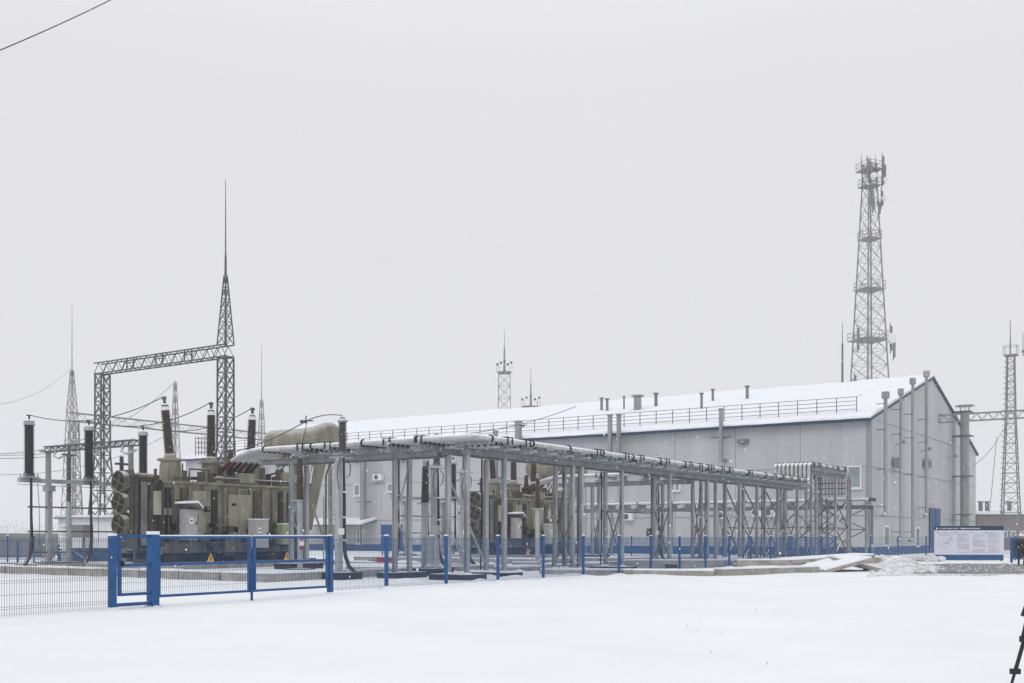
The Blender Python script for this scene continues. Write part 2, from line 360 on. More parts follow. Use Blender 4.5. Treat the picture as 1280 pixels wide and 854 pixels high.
def gwin(px0, px1, py0, py1):
    x0, z1 = gabpt(px0, py0); x1, _ = gabpt(px1, py0); _, z0 = gabpt((px0+px1)/2, py1)
    fr = MB(); t_ = 0.14
    fr.box(x0,x1,-0.1,-0.002,z0,z0+t_); fr.box(x0,x1,-0.1,-0.002,z1-t_,z1); fr.box(x0,x0+t_,-0.09,-0.003,z0+t_,z1-t_); fr.box(x1-t_,x1,-0.09,-0.003,z0+t_,z1-t_)
    f = fr.build('window', M['pvc'], bld); MB().box(x0+0.05,x1-0.05,-0.04,-0.006,z0+0.05,z1-0.05).build('pane', M['glass'], f)
gwin(1104, 1111, 657, 683); gwin(1144, 1149, 659, 684); 
# blue doors
y1, z1 = wallpt(477, 656); y0, _ = wallpt(503, 656)
d = MB().box(-0.12,-0.004,y0,y1,-0.05,z1).build('door', M['blue'], bld)
MB().box(-0.16,-0.124,y0+0.4,y0+0.5,1.0,1.3).box(-0.14,-0.122,(y0+y1)/2-0.03,(y0+y1)/2+0.03,0,z1).build('handle', M['galv_dark'], d)
x0, z1 = gabpt(1161, 637); x1, _ = gabpt(1174, 637)
d = MB().box(x0,x1,-0.14,-0.09,-0.05,z1).build('door', M['blue_dull'], bld)
MB().box(x0-0.12,x1+0.12,-0.16,-0.088,z1,z1+0.15).box((x0+x1)/2-0.03,(x0+x1)/2+0.03,-0.16,-0.142,0,z1).build('frame', M['navy'], d)
# entrance canopy
y0, z_ = wallpt(471, 655); y1, _ = wallpt(395, 655)
cn_ = MB(); cn_.prism([(-2.6,z_-0.25),(0-0.01,z_+0.35),(0-0.01,z_+0.5),(-2.6,z_-0.1)], y0, y1)
for yy in (y0+0.2, (y0+y1)/2, y1-0.2): cn_.bar((-2.4,yy,0),(-2.4,yy,z_-0.2),0.12)
cp = cn_.build('canopy', M['galv_dark'], bld)
MB().prism([(-2.65,z_-0.095),(-0.02,z_+0.51),(-0.02,z_+0.75),(-2.7,z_+0.12)], y0-0.05, y1+0.05).build('canopy_snow', M['snow_cap'], cp)
# air conditioners
def ac_long(px, py, w_=0.9):
    y, z = wallpt(px, py)
    u_ = MB().box(-0.55,-0.1,y-w_/2,y+w_/2,z-0.35,z+0.35).bar((-0.5,y-w_/3,z-0.4),(0,y-w_/3,z-0.4),0.05).bar((-0.5,y+w_/3,z-0.4),(0,y+w_/3,z-0.4),0.05).build('air_conditioner', M['pvc'], bld)
    MB().cyl((-0.57,y+0.1,z),(-0.552,y+0.1,z),0.27).build('fan_grille', M['galv_dark'], u_)
ac_long(475, 597, 1.3)
for px, py in ((948,641),(964,641),(610,660),(787,646),(904,644)): ac_long(px, py, 1.1)
def ac_gab(px, py):
    x, z = gabpt(px, py)
    u_ = MB().box(x-0.6,x+0.6,-0.6,-0.12,z-0.45,z+0.45).build('air_conditioner', M['duct'], bld)
    MB().cyl((x,-0.62,z),(x,-0.602,z),0.34).build('fan_grille', M['galv_dark'], u_)
ac_gab(1117, 579); ac_gab(1155, 580)
for px, py in ((930,553),(447,576),(505,575)):
    y, z = wallpt(px, py); MB().box(-0.5,-0.1,y-0.5,y+0.5,z-0.1,z+0.25).bar((-0.3,y,z-0.1),(0,y,z-0.3),0.06).build('flood_lamp', M['duct_dark'], bld)
for px, py in ((1118,554),(1151,562),(1185,571)):
    x, z = gabpt(px, py); MB().bar((x,-0.02,z-0.2),(x,-0.7,z),0.06).box(x-0.5,x+0.3,-1.0,-0.6,z-0.1,z+0.15).build('flood_lamp', M['duct'], bld)
# gable ducts (thin with caps)
for px, ty, by, r_ in ((1107,490,645,0.16),(1126,486,676,0.125),(1141,473,676,0.14),(1158,464,645,0.15)):
    x, zt = gabpt(px, ty, 0.8); _, zb = gabpt(px, by, 0.8)
    m = MB().tube([(x-1.0 if by < 670 else x-1.2,-0.8,zb),(x-0.3,-0.8,zb),(x,-0.8,zb+0.3),(x,-0.8,zt-0.5)], r_, 12)
    m.cyl((x,-0.8,zt-0.55),(x,-0.8,zt),r_*2.1,n=14)
    p_ = m.build('exhaust_duct', M['duct'], bld)
    for zz in (zb+0.8, 7.4, 10.8, 13.0):
        if zz < zt-0.6: MB().bar((x-0.4,-0.78,zz),(x+0.4,-0.78,zz),0.07).bar((x,-0.8,zz),(x,-0.02,zz),0.06).build('bracket', M['galv_dark'], p_)
x, zt = gabpt(1206, 507, 1.2)
m = MB().cyl((x,-1.2,1.5),(x,-1.2,zt-0.6),0.46,n=20).cyl((x+0.95,-0.9,3.0),(x+0.95,-0.9,zt-1.4),0.3,n=14)
m.cyl((x,-1.2,zt-0.1),(x,-1.2,zt),1.0,n=20)
for k in range(6):
    an = k*math.pi/3; m.bar((x+0.42*math.cos(an),-1.2+0.42*math.sin(an),zt-0.62),(x+0.6*math.cos(an),-1.2+0.6*math.sin(an),zt-0.1),0.05)
p_ = m.build('ventilation_stack', M['duct'], bld)
for zz in (4.0, 8.2, 12.6, zt-0.7): MB().box(x-0.7,x+1.4,-1.9,-0.05,zz,zz+0.07).build('bracket', M['galv_dark'], p_)
# ducts on the long wall rising above the eave
for px, ty, by, r_ in ((769,521,600,0.17),(780,521,600,0.17),(907,514,578,0.15),(655,529,560,0.26),(462,571,652,0.26),(627,541,600,0.16)):
    y, zt = wallpt(px, ty); _, zb = wallpt(px, by); xo = -1.05
    m = MB().box(xo-r_,xo+r_,y-r_,y+r_,zb,zt).box(xo-r_*1.35,xo+r_*1.35,y-r_*1.35,y+r_*1.35,zt,zt+0.14)
    m.bar((xo,y,zb+r_),(0,y,zb+r_),r_*1.8)
    p_ = m.build('wall_duct', M['duct'], bld)
    MB().bar((-1.0,y-1.0,zb+2.2),(-1.0,y+1.0,zb+2.2),0.1).bar((-1.0,y,zb+2.2),(0,y,zb+2.2),0.1).build('bracket', M['galv_dark'], p_)
# roof vents: px, base y, top y
def roofhit(px, py):
    k = K(px); mm = (670-py)/1334; c = UX*k+UY
    Y = (EZ+0.5-sl*BA-1.7)/(mm-sl*c); x, y = k*Y, Y; a, b = AB(x, y); return a-BA, b-BB, Y
for px, by, ty, r_ in ((752,512,497,0.15),(759,512,498,0.15),(780,510,495,0.1),(797,511,494,0.42),(820,507,491,0.18),(877,511,491,0.13),(891,501,486,0.13),(934,498,482,0.16)):
    x, y, Y = roofhit(px, by); x = min(x, BW/2-0.5); zb = EZ+x*sl+0.3; h_ = (by-ty)/1334*Y
    m = MB().cyl((x,y,zb),(x,y,zb+h_),r_,n=12).cyl((x,y,zb+h_+0.04),(x,y,zb+h_+0.18),r_*1.7,n=12).bar((x,y,zb+h_-0.1),(x,y,zb+h_+0.1),r_)
    m.build('roof_vent', M['duct_dark'] if r_ < 0.4 else M['duct'], roof)
# roof railing
rl = MB(); xr = 1.6; zr = EZ+xr*sl+0.5; n_ = 48
for k in range(n_+1):
    y = 1.6+(BL-4)*k/n_; rl.bar((xr,y,zr-0.15),(xr,y,zr+1.25),0.06)
for dz in (0.2, 0.55, 0.9, 1.25): rl.bar((xr,1.6,zr+dz),(xr,BL-2.4,zr+dz),0.045)
rl.bar((xr,1.6,zr+1.25),(xr+1.5,1.6,zr+1.6),0.04)
rl.build('roof_railing', M['galv_dark'], roof)
# ------------------------------------------------------------------ lattice helpers
def lat_col(m, cx, cy, lv, leg, br, style='X'):
    # lv: list of (z, half width)
    cs = ((-1,-1),(1,-1),(1,1),(-1,1))
    for i in range(len(lv)-1):
        z0, w0 = lv[i]; z1, w1 = lv[i+1]
        for (sx, sy) in cs: m.bar((cx+sx*w0,cy+sy*w0,z0),(cx+sx*w1,cy+sy*w1,z1),leg)
        for k in range(4):
            (ax, ay), (bx, by) = cs[k], cs[(k+1)%4]
            p0 = (cx+ax*w0,cy+ay*w0,z0); q0 = (cx+bx*w0,cy+by*w0,z0); p1 = (cx+ax*w1,cy+ay*w1,z1); q1 = (cx+bx*w1,cy+by*w1,z1)
            if style == 'X': m.bar(p0,q1,br); m.bar(q0,p1,br)
            elif i % 2 == 0: m.bar(p0,q1,br)
            else: m.bar(q0,p1,br)
            if style != 'D': m.bar(p1,q1,br)
def levels(z0, z1, w0, w1, n): return [(z0+(z1-z0)*i/n, w0+(w1-w0)*i/n) for i in range(n+1)]
def truss(m, p, q, wd, ht, n, ch, br):
    p = Vector(p); q = Vector(q); d = (q-p)/n; dn = d.normalized(); s_ = dn.cross(Vector((0,0,1))).normalized()*(wd/2); up = Vector((0,0,ht))
    for i in range(n):
        a, b = p+d*i, p+d*(i+1)
        for s in (s_, -s_):
            m.bar(a+s, b+s, ch); m.bar(a+s+up, b+s+up, ch)
            m.bar(a+s, a+s+d/2+up, br); m.bar(a+s+d/2+up, b+s, br)
        m.bar(a-s_, b+s_, br); m.bar(a-s_+up, b+s_+up, br); m.bar(a-s_, a+s_, br)

# lattice portal behind the first transformer
ra, rb = abp(282, 66.0); la, lb = abp(128.5, 72.9)
rb_ = rb; span = lb-rb
port = thing('lattice_portal', 'dark steel lattice portal with a tall lightning spire behind the left transformer', 'lattice portal', ra, rb)
zb_ = 12.72; zt_ = 13.4
c_ = MB(); lat_col(c_, 0, 0, levels(0,7.2,0.85,0.36,6)+levels(7.2,zb_,0.36,0.34,6)[1:], 0.085, 0.045)
c_.build('column', M['lattice'], port)
c_ = MB(); lat_col(c_, 0, span, levels(0,7.2,0.85,0.36,6)+levels(7.2,zb_,0.36,0.34,6)[1:], 0.085, 0.045)
c_.build('column', M['lattice'], port)
c_ = MB(); truss(c_, (0,-0.4,zb_+0.05), (0,span+0.5,zb_+0.05), 0.6, 0.72, 13, 0.075, 0.035)
for f in (0.25, 0.48, 0.72): c_.bar((-0.34,span*f-0.35,zb_+0.1),(-0.34,span*f-0.35,zb_+0.75),0.07).bar((-0.34,span*f+0.35,zb_+0.1),(-0.34,span*f+0.35,zb_+0.75),0.07).bar((-0.34,span*f-0.35,zb_+0.45),(-0.34,span*f+0.35,zb_+0.45),0.06)
c_.build('crossbeam', M['lattice'], port)
sp_ = z_of(225, 66); s1 = z_of(345, 66)
c_ = MB(); lat_col(c_, 0, 0, levels(zb_+0.8,s1,0.36,0.07,6), 0.06, 0.03); c_.cyl((0,0,s1),(0,0,s1+1.3),0.08,0.06,n=8).cyl((0,0,s1+1.3),(0,0,sp_),0.045,0.018,n=6)
c_.build('spire', M['lattice'], port)

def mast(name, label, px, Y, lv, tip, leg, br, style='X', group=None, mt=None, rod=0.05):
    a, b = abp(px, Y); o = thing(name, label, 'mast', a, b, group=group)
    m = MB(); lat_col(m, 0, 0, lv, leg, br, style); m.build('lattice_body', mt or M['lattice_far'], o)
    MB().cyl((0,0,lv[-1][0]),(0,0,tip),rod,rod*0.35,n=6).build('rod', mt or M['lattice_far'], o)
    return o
Y_ = 105
o = mast('lightning_mast', 'slender faint lattice mast left of the dark portal with a wire tied near its top', 90, Y_,
     levels(0, z_of(515,Y_), 0.85, 0.36, 9)+levels(z_of(515,Y_), z_of(463,Y_), 0.36, 0.1, 5)[1:], z_of(382,Y_), 0.055, 0.028)
Y_ = 120
mast('lightning_mast', 'faint thin lattice mast seen between the two portal columns', 219, Y_, levels(0, z_of(478,Y_), 0.75, 0.1, 14), z_of(475,Y_), 0.06, 0.03)
mast('lightning_mast', 'faint needle-tipped lattice mast between the portal spire and the conservator tank', 327, Y_, levels(0, z_of(500,Y_), 0.8, 0.1, 13), z_of(430,Y_), 0.06, 0.03)
# far gantry beam in gable direction with posts
fa, fb = abp(86, 90); fz = z_of(515, 90)
fg = thing('far_gantry', 'faint grey horizontal gantry truss crossing behind the dark portal columns', 'gantry', fa, fb)
fl = abp(330, 108)[0]-fa
m = MB(); truss(m, (0,0,fz-0.75), (34,0,fz-0.75), 0.5, 0.7, 17, 0.07, 0.03); m.build('crossbeam', M['lattice_far'], fg)
for x in (0.5, 17, 33): m = MB(); lat_col(m, x, 0, levels(0, fz-0.8, 0.5, 0.28, 10), 0.06, 0.03); m.build('column', M['lattice_far'], fg)
# disconnector support beam behind the left cable terminations
da, db = abp(172, 60)
dg = thing('busbar_support', 'dark ladder-like support beam on a concrete pole behind the cable terminations', 'busbar support', da, db)
dz = z_of(551, 60); dl = b_of(58, da)-db
m = MB(); truss(m, (0,0,dz-0.25), (0,dl,dz-0.25), 0.35, 0.3, 14, 0.07, 0.05); m.build('crossbeam', M['lattice'], dg)
m = MB().cyl((0,dl-0.2,0),(0,dl-0.2,dz-0.3),0.19,0.16,n=14).box(-0.5,0.5,dl-0.35,dl-0.05,dz-0.3,dz-0.2); m.build('pole', M['concrete_dark'], dg)
m = MB().cyl((0,0.6,0),(0,0.6,dz-0.3),0.17,0.15,n=12); m.build('pole', M['concrete_dark'], dg)
for f in (0.12, 0.5, 0.86):
    MB().tube([(-0.1,dl*f,dz-0.1),(-0.3,dl*f,dz-0.55),(-0.5,dl*f-0.8,dz-0.75),(-0.6,dl*f-1.7,dz-0.6)], 0.07, 8).build('busbar', M['galv'], dg)

# ------------------------------------------------------------------ fence
FB = 21.36; FH = 1.68
def panel_mesh(L, h=1.62, z0=0.12):
    m = MB(); n = int(L/0.055); w_ = 0.0062
    for k in range(n+1):
        x = L*k/n; m.bar((x,0,z0),(x,0,h),w_)
    for z in (0.15,0.2,0.45,0.7,0.75,0.95,1.15,1.2,1.4,1.58,1.61): m.bar((0,0,z),(L,0,z),w_)
    return m
def post_mesh(w_=0.085, h=FH, z0=-0.2):
    return MB().box(-w_/2,w_/2,-w_/2,w_/2,z0,h).box(-w_/2-0.01,w_/2+0.01,-w_/2-0.01,w_/2+0.01,h,h+0.02)
pm = post_mesh().build('post', M['blue']).data; cm_ = MB().box(-0.05,0.05,-0.05,0.05,FH+0.022,FH+0.06).build('tmp', M['snow_cap']).data
pan3 = panel_mesh(2.92).build('mesh_panel', M['wire']).data; pan25 = panel_mesh(2.40).build('mesh_panel', M['wire']).data
pan3g = panel_mesh(2.92, 1.66, 0.02).build('mesh_panel', M['wire_grey']).data; pan2 = panel_mesh(1.92).build('mesh_panel', M['wire']).data
for o in [x for x in bpy.data.objects if x.name.split('.')[0] in ('post','mesh_panel','tmp')]: bpy.data.objects.remove(o)
def child(name, me, parent, loc=(0,0,0), rz=0):
    o = bpy.data.objects.new(name, me); COL.objects.link(o); o.parent = parent; o.location = loc; o.rotation_euler.z = rz; return o
def fence(label, a0, b0, n, pitch=3.0, along='a', me=pan3, first=True, group='mesh fence runs round the substation'):
    f = thing('mesh_fence', label, 'fence', a0, b0, group=group, rot=TH if along == 'a' else TH+math.pi/2)
    for k in range(0 if first else 1, n+1):
        p = child('post', pm, f, (pitch*k,0,0)); child('snow_cap', cm_, p)
    for k in range(n): child('mesh_panel', me, f, (pitch*k+0.04,0,0))
    return f
f = fence('long blue post and wire mesh fence running away to the right of the gates', 22.47, FB, 0)
child('mesh_panel', pan25, f, (0.04,0,0))
for k in range(16):
    p = child('post', pm, f, (2.48+3*k,0,0)); child('snow_cap', cm_, p)
    if k < 15: child('mesh_panel', pan3, f, (2.48+3*k+0.04,0,0))
f = thing('mesh_fence', 'fine grey wire mesh fence left of the small gate at the picture edge', 'fence', 15.3, FB, group='mesh fence runs round the substation')
for k in range(4):
    child('mesh_panel', pan3g, f, (-3*(k+1),0,0)); 
    if k: p = child('post', pm, f, (-3*k-0.04,0,0))
fence('blue mesh fence crossing behind the far end of the pipe rack', 69.95, FB, 13, 3.0, 'b', first=False)
fence('short blue mesh fence standing in front of the hall gable', 82.0, 4.4, 9, 2.0, 'b', me=pan2)
fence('blue mesh fence along the far left side of the yard', 40.0, 58.0, 8, 3.0, 'b')

# gates
def stile(m, x, z0, z1, w_): m.box(x-w_/2,x+w_/2,-w_/2,w_/2,z0,z1)
wk = thing('wicket_gate', 'small blue wicket gate with thick hinge post at the left', 'gate', 15.3, FB)
p = MB(); stile(p, 0, -0.1, FH+0.02, 0.14); p = p.build('post', M['blue'], wk); MB().box(-0.07,0.07,-0.07,0.07,FH+0.025,FH+0.07).build('snow_cap', M['snow_cap'], p)
p = MB(); stile(p, 1.12, -0.1, FH+0.05, 0.21); p.box(0.98,1.26,-0.14,0.14,-0.05,0.03); p = p.build('post', M['blue'], wk); MB().box(1.01,1.23,-0.11,0.11,FH+0.055,FH+0.13).build('snow_cap', M['snow_cap'], p)
m = MB(); stile(m, 0.19, 0.3, FH-0.02, 0.07); m.box(0.155,1.01,-0.035,0.035,FH-0.02,FH+0.05).box(0.23,1.01,-0.03,0.03,0.3,0.37).box(0.23,1.01,-0.028,0.028,0.98,1.05).box(0.07,1.01,-0.04,0.04,0.06,0.14)
m.build('gate_frame', M['blue'], wk)
m = MB()
for k in range(15): m.bar((0.25+0.052*k,0,0.37),(0.25+0.052*k,0,FH-0.02),0.005)
for k in range(7): m.bar((0.22,0,0.4+0.2*k),(1.0,0,0.4+0.2*k),0.005)
m.build('mesh_panel', M['wire'], wk)
MB().box(0.21,0.26,-0.1,-0.04,1.0,1.12).build('latch', M['black'], wk)
sg = thing('double_gate', 'wide blue double swing gate with mesh infill and a centre drop bolt', 'gate', 16.42, FB)
xs_ = ((0.12, 3.06), (3.16, 5.98))
for x0, x1 in xs_:
    m = MB(); stile(m, x0+0.035, 0.22, FH, 0.07); stile(m, x1-0.035, 0.22, FH, 0.07)
    for z in (0.22, 0.98, FH-0.05): m.box(x0+0.07,x1-0.07,-0.03,0.03,z,z+0.065)
    lf = m.build('gate_leaf', M['blue'], sg)
    m = MB(); L = x1-x0-0.1; n = int(L/0.055)
    for k in range(n+1): m.bar((x0+0.05+L*k/n,0,0.25),(x0+0.05+L*k/n,0,FH-0.02),0.005)
    for k in range(8): m.bar((x0+0.05,0,0.28+0.18*k),(x1-0.05,0,0.28+0.18*k),0.005)
    m.build('mesh_panel', M['wire'], lf)
    MB().box(x0,x1,-0.03,0.03,FH+0.017,FH+0.045).build('snow_cap', M['snow_cap'], lf)
m = MB(); stile(m, 6.06, -0.1, FH+0.02, 0.13); m.build('post', M['blue'], sg)
MB().box(3.09,3.13,-0.03,0.03,0.0,1.1).cyl((3.04,-0.05,-0.05),(3.04,-0.05,0.9),0.012,n=6).box(2.98,3.22,-0.06,-0.031,0.85,0.95).build('drop_bolt', M['blue'], sg)

for x in (0.06, 6.02):
    for z in (0.45, 1.35): MB().cyl((x,-0.075,z-0.06),(x,-0.075,z+0.06),0.022,n=8).box(x-0.05,x+0.05,-0.09,-0.06,z-0.02,z+0.02).build('hinge', M['galv_dark'], sg)
# ------------------------------------------------------------------ insulators
def sheds(L, r0, r1, step, r_top=None):
    prof = []; z = 0; r_top = r_top or r0
    while z < L-step*0.5:
        f = z/L; c = r0+(r_top-r0)*f; e = r1*(c/r0)
        prof += [(c, z), (e, z+step*0.45), (e, z+step*0.55), (c, z+step*0.75)]; z += step
    prof.append((r_top, L)); return prof

# ------------------------------------------------------------------ transformer
def make_transformer():
    T = thing('power_transformer', 'large olive grey power transformer behind the blue gates', 'transformer', 29.7, 38.2, group='power transformers in the yard')
    m = MB(); m.box(0,8.7,0,2.7,0.95,4.0)
    m.build('tank', M['olive'], T)
    m = MB(); rr = random.Random(3)
    for x in (0.05,0.75,1.55,2.35,3.55,4.35,5.1,5.85,6.5,7.2,7.95,8.6):
        m.box(x-0.06,x+0.06,-0.13,-0.004,1.0,3.9)
    for y in (0.7,1.5,2.2): m.box(-0.12,-0.004,y-0.06,y+0.06,1.0,3.9)
    m.box(0.0,8.7,-0.1,-0.003,1.25,1.35).box(0.75,5.1,-0.11,-0.003,2.15,2.23)
    m.build('tank_rib', M['olive'], T)
    m = MB().box(-0.15,8.85,-0.15,2.85,4.003,4.1)
    for k in range(46): m.cbox((-0.1+0.2*k,-0.1,4.12),(0.05,0.05,0.04))
    m.build('tank_cover', M['olive'], T)
    MB().box(3.65,4.9,-0.3,-0.14,1.6,3.6).build('access_panel', M['olive_pale'], T); MB().box(1.62,2.3,-0.25,-0.14,1.5,3.7).build('access_panel', M['olive_pale'], T); MB().box(5.95,6.4,-0.28,-0.14,1.1,2.4).build('access_panel', M['olive_dark'], T)
    for x in (0.25,1.1,2.8,5.3,6.9,7.5): MB().box(x,x+0.32,-0.09,-0.005,1.4,3.8).build('tank_shade_strip', M['black_bare' if x in (0.25,2.8,6.9) else 'olive_dark'], T)  # raised dark strips between ribs, recess shade put into their colour
    # clutter low on the tank front: dark brackets, hoses, valves
    m = MB()
    for k in range(26):
        x = rr.uniform(0.2,8.6); z = rr.uniform(1.0,2.1); MB().box(x,x+rr.uniform(0.1,0.35),-0.45,-0.14,z,z+rr.uniform(0.08,0.3)).build('bracket', M['olive_dark'], T)
    m = MB()
    for k in range(22):
        x = rr.uniform(0.2,8.5); z = rr.uniform(1.0,2.0)+1.6*rr.random()**4; w2 = rr.uniform(.05,.16)
        m = MB()
        if k % 3: m.box(x,x+w2,-0.55,-0.2,z,z+rr.uniform(0.1,0.35))
        else: m.cyl((x,-0.5,z),(x,-0.15,z),w2*.8,n=10)
        m.build('valve', M['black_bare'], T)
    m = MB()
    for k in range(16):
        x = rr.uniform(0.2,8.4); m.tube([(x,-0.2,rr.uniform(2.2,3.8)),(x+0.05,-0.28,1.6),(x+rr.uniform(-.4,.4),-0.25,1.0)],0.03,6)
    m.build('pipework', M['olive_mid'], T)
    m = MB()
    for x in (0.4,2.2,4.0,5.8,7.6):
        m.box(x,x+0.7,-0.1,2.8,0.55,0.9); m.cyl((x+0.1,-0.3,0.62),(x+0.1,-0.05,0.62),0.2,n=14).cyl((x+0.6,-0.3,0.62),(x+0.6,-0.05,0.62),0.2,n=14)
    m.box(-0.2,8.9,0.2,0.5,0.72,0.94).box(-0.2,8.9,2.3,2.6,0.72,0.94).box(-0.3,9.0,-0.5,-0.3,0.45,0.6)
    for k in range(14):
        x = rr.uniform(-1.2,8.6); m.box(x,x+rr.uniform(.2,.6),-0.7,-0.3,0.45,rr.uniform(.6,1.0))
    m.build('bogie', M['black_bare'], T)
    # high voltage bushings on turrets
    for i, (x, tilt) in enumerate(((1.9,-0.12),(4.26,0.0),(6.7,0.05))):
        d = Vector((tilt, 0.0, 1)).normalized()
        tu = MB().cyl((x,1.7,4.13),(x,1.7,5.1),0.5,0.44,n=20).cyl((x,1.7,5.1),(x,1.7,5.2),0.56,n=20).cyl((x,1.7,4.13),(x,1.7,4.25),0.62,n=20)
        for k in range(3): tu.bar((x-0.5+0.4*k,1.2,4.2),(x-0.5+0.4*k,1.22,5.0),0.06)
        tu.build('turret', M['olive'], T)
        p0 = Vector((x,1.7,5.2))
        bs = MB().lathe(p0, d, [(0.26,0),(0.26,0.18),(0.2,0.25)], 16).build('bushing', M['olive_pale'], T)
        MB().lathe(p0+d*0.25, d, sheds(1.95, 0.185, 0.25, 0.075, 0.16), 16).build('insulator', M['insul_brown'], bs)
        MB().lathe(p0+d*2.2, d, [(0.19,0),(0.2,0.16)], 16).build('collar', M['pvc'], bs)
        MB().lathe(p0+d*2.36, d, [(0.17,0),(0.15,0.08),(0.07,0.14),(0.07,0.32),(0.11,0.33),(0.11,0.45)], 12).build('terminal', M['galv_dark'], bs)
    bs = MB().lathe((4.9,1.1,4.13), (0,0,1), [(0.24,0),(0.22,0.6),(0.26,0.62),(0.26,0.7)], 14).build('bushing', M['olive'], T)
    MB().lathe((4.9,1.1,4.83), (0.02,0,1), sheds(0.95,0.15,0.2,0.07,0.11), 14).build('insulator', M['insul_brown'], bs)
    # low voltage bushings
    for k in range(4):
        x = 3.7+0.6*k+0.1
        bs = MB().lathe((x,0.55,4.13), (0,0,1), [(0.2,0),(0.2,0.3),(0.14,0.34)], 12).build('low_bushing', M['olive'], T)
        MB().lathe((x,0.55,4.47), (0,0,1), sheds(0.42,0.1,0.16,0.07), 12).build('insulator', M['insul_brown'], bs)
        MB().cyl((x,0.55,4.89),(x,0.55,5.1),0.05,n=8).build('terminal', M['galv_dark'], bs)
    # cover pipes, valves, relays
    m = MB().tube([(2.9,-0.02,4.3),(8.3,-0.02,4.3),(9.3,0.2,4.3),(9.9,0.6,5.2)],0.07,10).tube([(1.0,2.5,4.4),(8.2,2.5,4.5)],0.09,10).tube([(2.4,1.0,4.13),(2.4,1.0,4.75),(3.5,1.0,4.75),(3.5,1.0,4.13)],0.05,8)
    for k in range(60):
        x, y = 8.5*rr.random()**0.7, rr.uniform(0.2,2.6); h_ = rr.uniform(0.12,0.6)*(1+0.6*(x>4.5))
        if rr.random() < .5: m.cyl((x,y,4.13),(x,y,4.13+h_),rr.uniform(.06,.2),n=10)
        else: m.box(x,x+rr.uniform(.1,.4),y,y+rr.uniform(.1,.3),4.13,4.13+h_)
    m.build('cover_fitting', M['olive_dark'], T)
    MB().box(4.4,5.35,-0.12,0.35,4.16,4.62).build('terminal_box', M['olive_pale'], T); MB().box(7.3,7.9,0.0,0.5,4.16,4.8).build('terminal_box', M['olive'], T); MB().cyl((8.3,0.5,4.13),(8.3,0.5,4.75),0.3,n=16).build('manhole', M['olive_pale'], T)
    # radiators and fans at the left end
    m = MB()
    for k in range(13): m.box(-1.15+0.085*k,-1.12+0.085*k,0.05,1.6,1.15,4.2) if k%2 else m.box(-1.15+0.085*k,-1.10+0.085*k,-0.02,1.6,1.25,4.1)
    m.build('radiator', M['olive_dark'], T)
    m = MB()
    for k in range(7): m.box(-0.62+0.09*k,-0.58+0.09*k,-0.35,0.0,1.2,4.0)
    m.build('radiator', M['olive_dark'], T)
    MB().cyl((-1.25,0.5,4.3),(0.0,0.5,4.3),0.1,n=10).build('radiator_header', M['olive'], T); MB().cyl((-0.5,-0.5,3.6),(-0.5,-0.5,2.6),0.17,n=12).build('breather', M['olive_pale'], T)
    m = MB().cyl((-1.25,0.5,1.05),(0.0,0.5,1.05),0.1,n=10).box(-1.3,-0.1,-0.02,0.05,0.55,0.7)
    m.bar((-1.1,0.2,0.45),(-1.1,0.2,1.1),0.1).bar((-1.1,1.4,0.45),(-1.1,1.4,1.1),0.1); m.build('radiator_base', M['olive_dark'], T)
    for z in (2.17, 3.09, 4.0):
        rg = MB()
        rg.rings([(-1.55,0.72,z),(-1.26,0.72,z)],[0.46,0.45],28,caps=False)
        for q in (0.14, 0.24, 0.34, 0.44):
            pts = [(-1.545,0.72+q*math.cos(t*math.pi/10),z+q*math.sin(t*math.pi/10)) for t in range(21)]; rg.tube(pts,0.006 if q < .4 else .02,5)
        for t in range(4): an = t*math.pi/2+.4; rg.bar((-1.545,0.72,z),(-1.545,0.72+0.44*math.cos(an),z+0.44*math.sin(an)),0.02)
        fn = rg.build('fan', M['olive_mid'], T); MB().cyl((-1.40,0.72,z),(-1.38,0.72,z),0.445,n=24).build('fan_dark_disc', M['black_bare'], fn)  # black disc: the shade inside the fan ring is put into its colour
        bl = MB().cyl((-1.54,0.72,z),(-1.41,0.72,z),0.13,n=12)
        for t in range(6):
            an = t*math.pi/3; c, s = math.cos(an), math.sin(an); c2, s2 = math.cos(an+.55), math.sin(an+.55)
            bl.add([(-1.43,0.72+.08*c,z+.08*s),(-1.5,0.72+.4*c,z+.36*s),(-1.42,0.72+.4*c2,z+.4*s2),(-1.42,0.72+.08*c2,z+.08*s2)],[(0,1,2,3),(3,2,1,0)])
        bl.build('fan_blade', M['black_bare'], fn)
    MB().box(-0.98,-0.72,-0.14,-0.03,1.3,4.0).build('radiator_panel', M['galv_mid'], T)
    MB().box(-0.36,-0.2,-0.42,-0.36,1.2,4.1).build('cooling_pipe', M['black_bare'], T); MB().cyl((-0.12,-0.25,0.9),(-0.12,-0.25,4.35),0.07,n=10).build('cooling_pipe', M['olive'], T)
    MB().box(-0.1,0.5,-0.16,-0.14,2.6,2.9).build('rating_plate', M['galv'], T)
    # bracket plate carrying fans
    MB().box(-1.24,-1.17,0.15,1.3,1.6,4.5).build('fan_bracket', M['olive_dark'], T)
    # rear radiators
    m = MB()
    for b0 in (4.8, 7.0):
        for k in range(12): m.box(b0+0.1*k,b0+0.1*k+0.03,2.85,3.9,1.3,4.2)
    m.build('radiator', M['olive_dark'], T)
    # conservator
    x = 11.0; zc = 6.65
    m = MB().lathe((x,0.35,zc-0.02), (0,1,0), [(0.35,-0.22),(0.7,-0.14),(0.93,0.0),(0.96,0.25),(0.93,0.55),(0.82,1.1),(0.76,1.7),(0.76,4.2),(0.6,4.4),(0.2,4.5)], 26, smooth=True)
    m.build('conservator', M['olive'], T)
    m = MB()
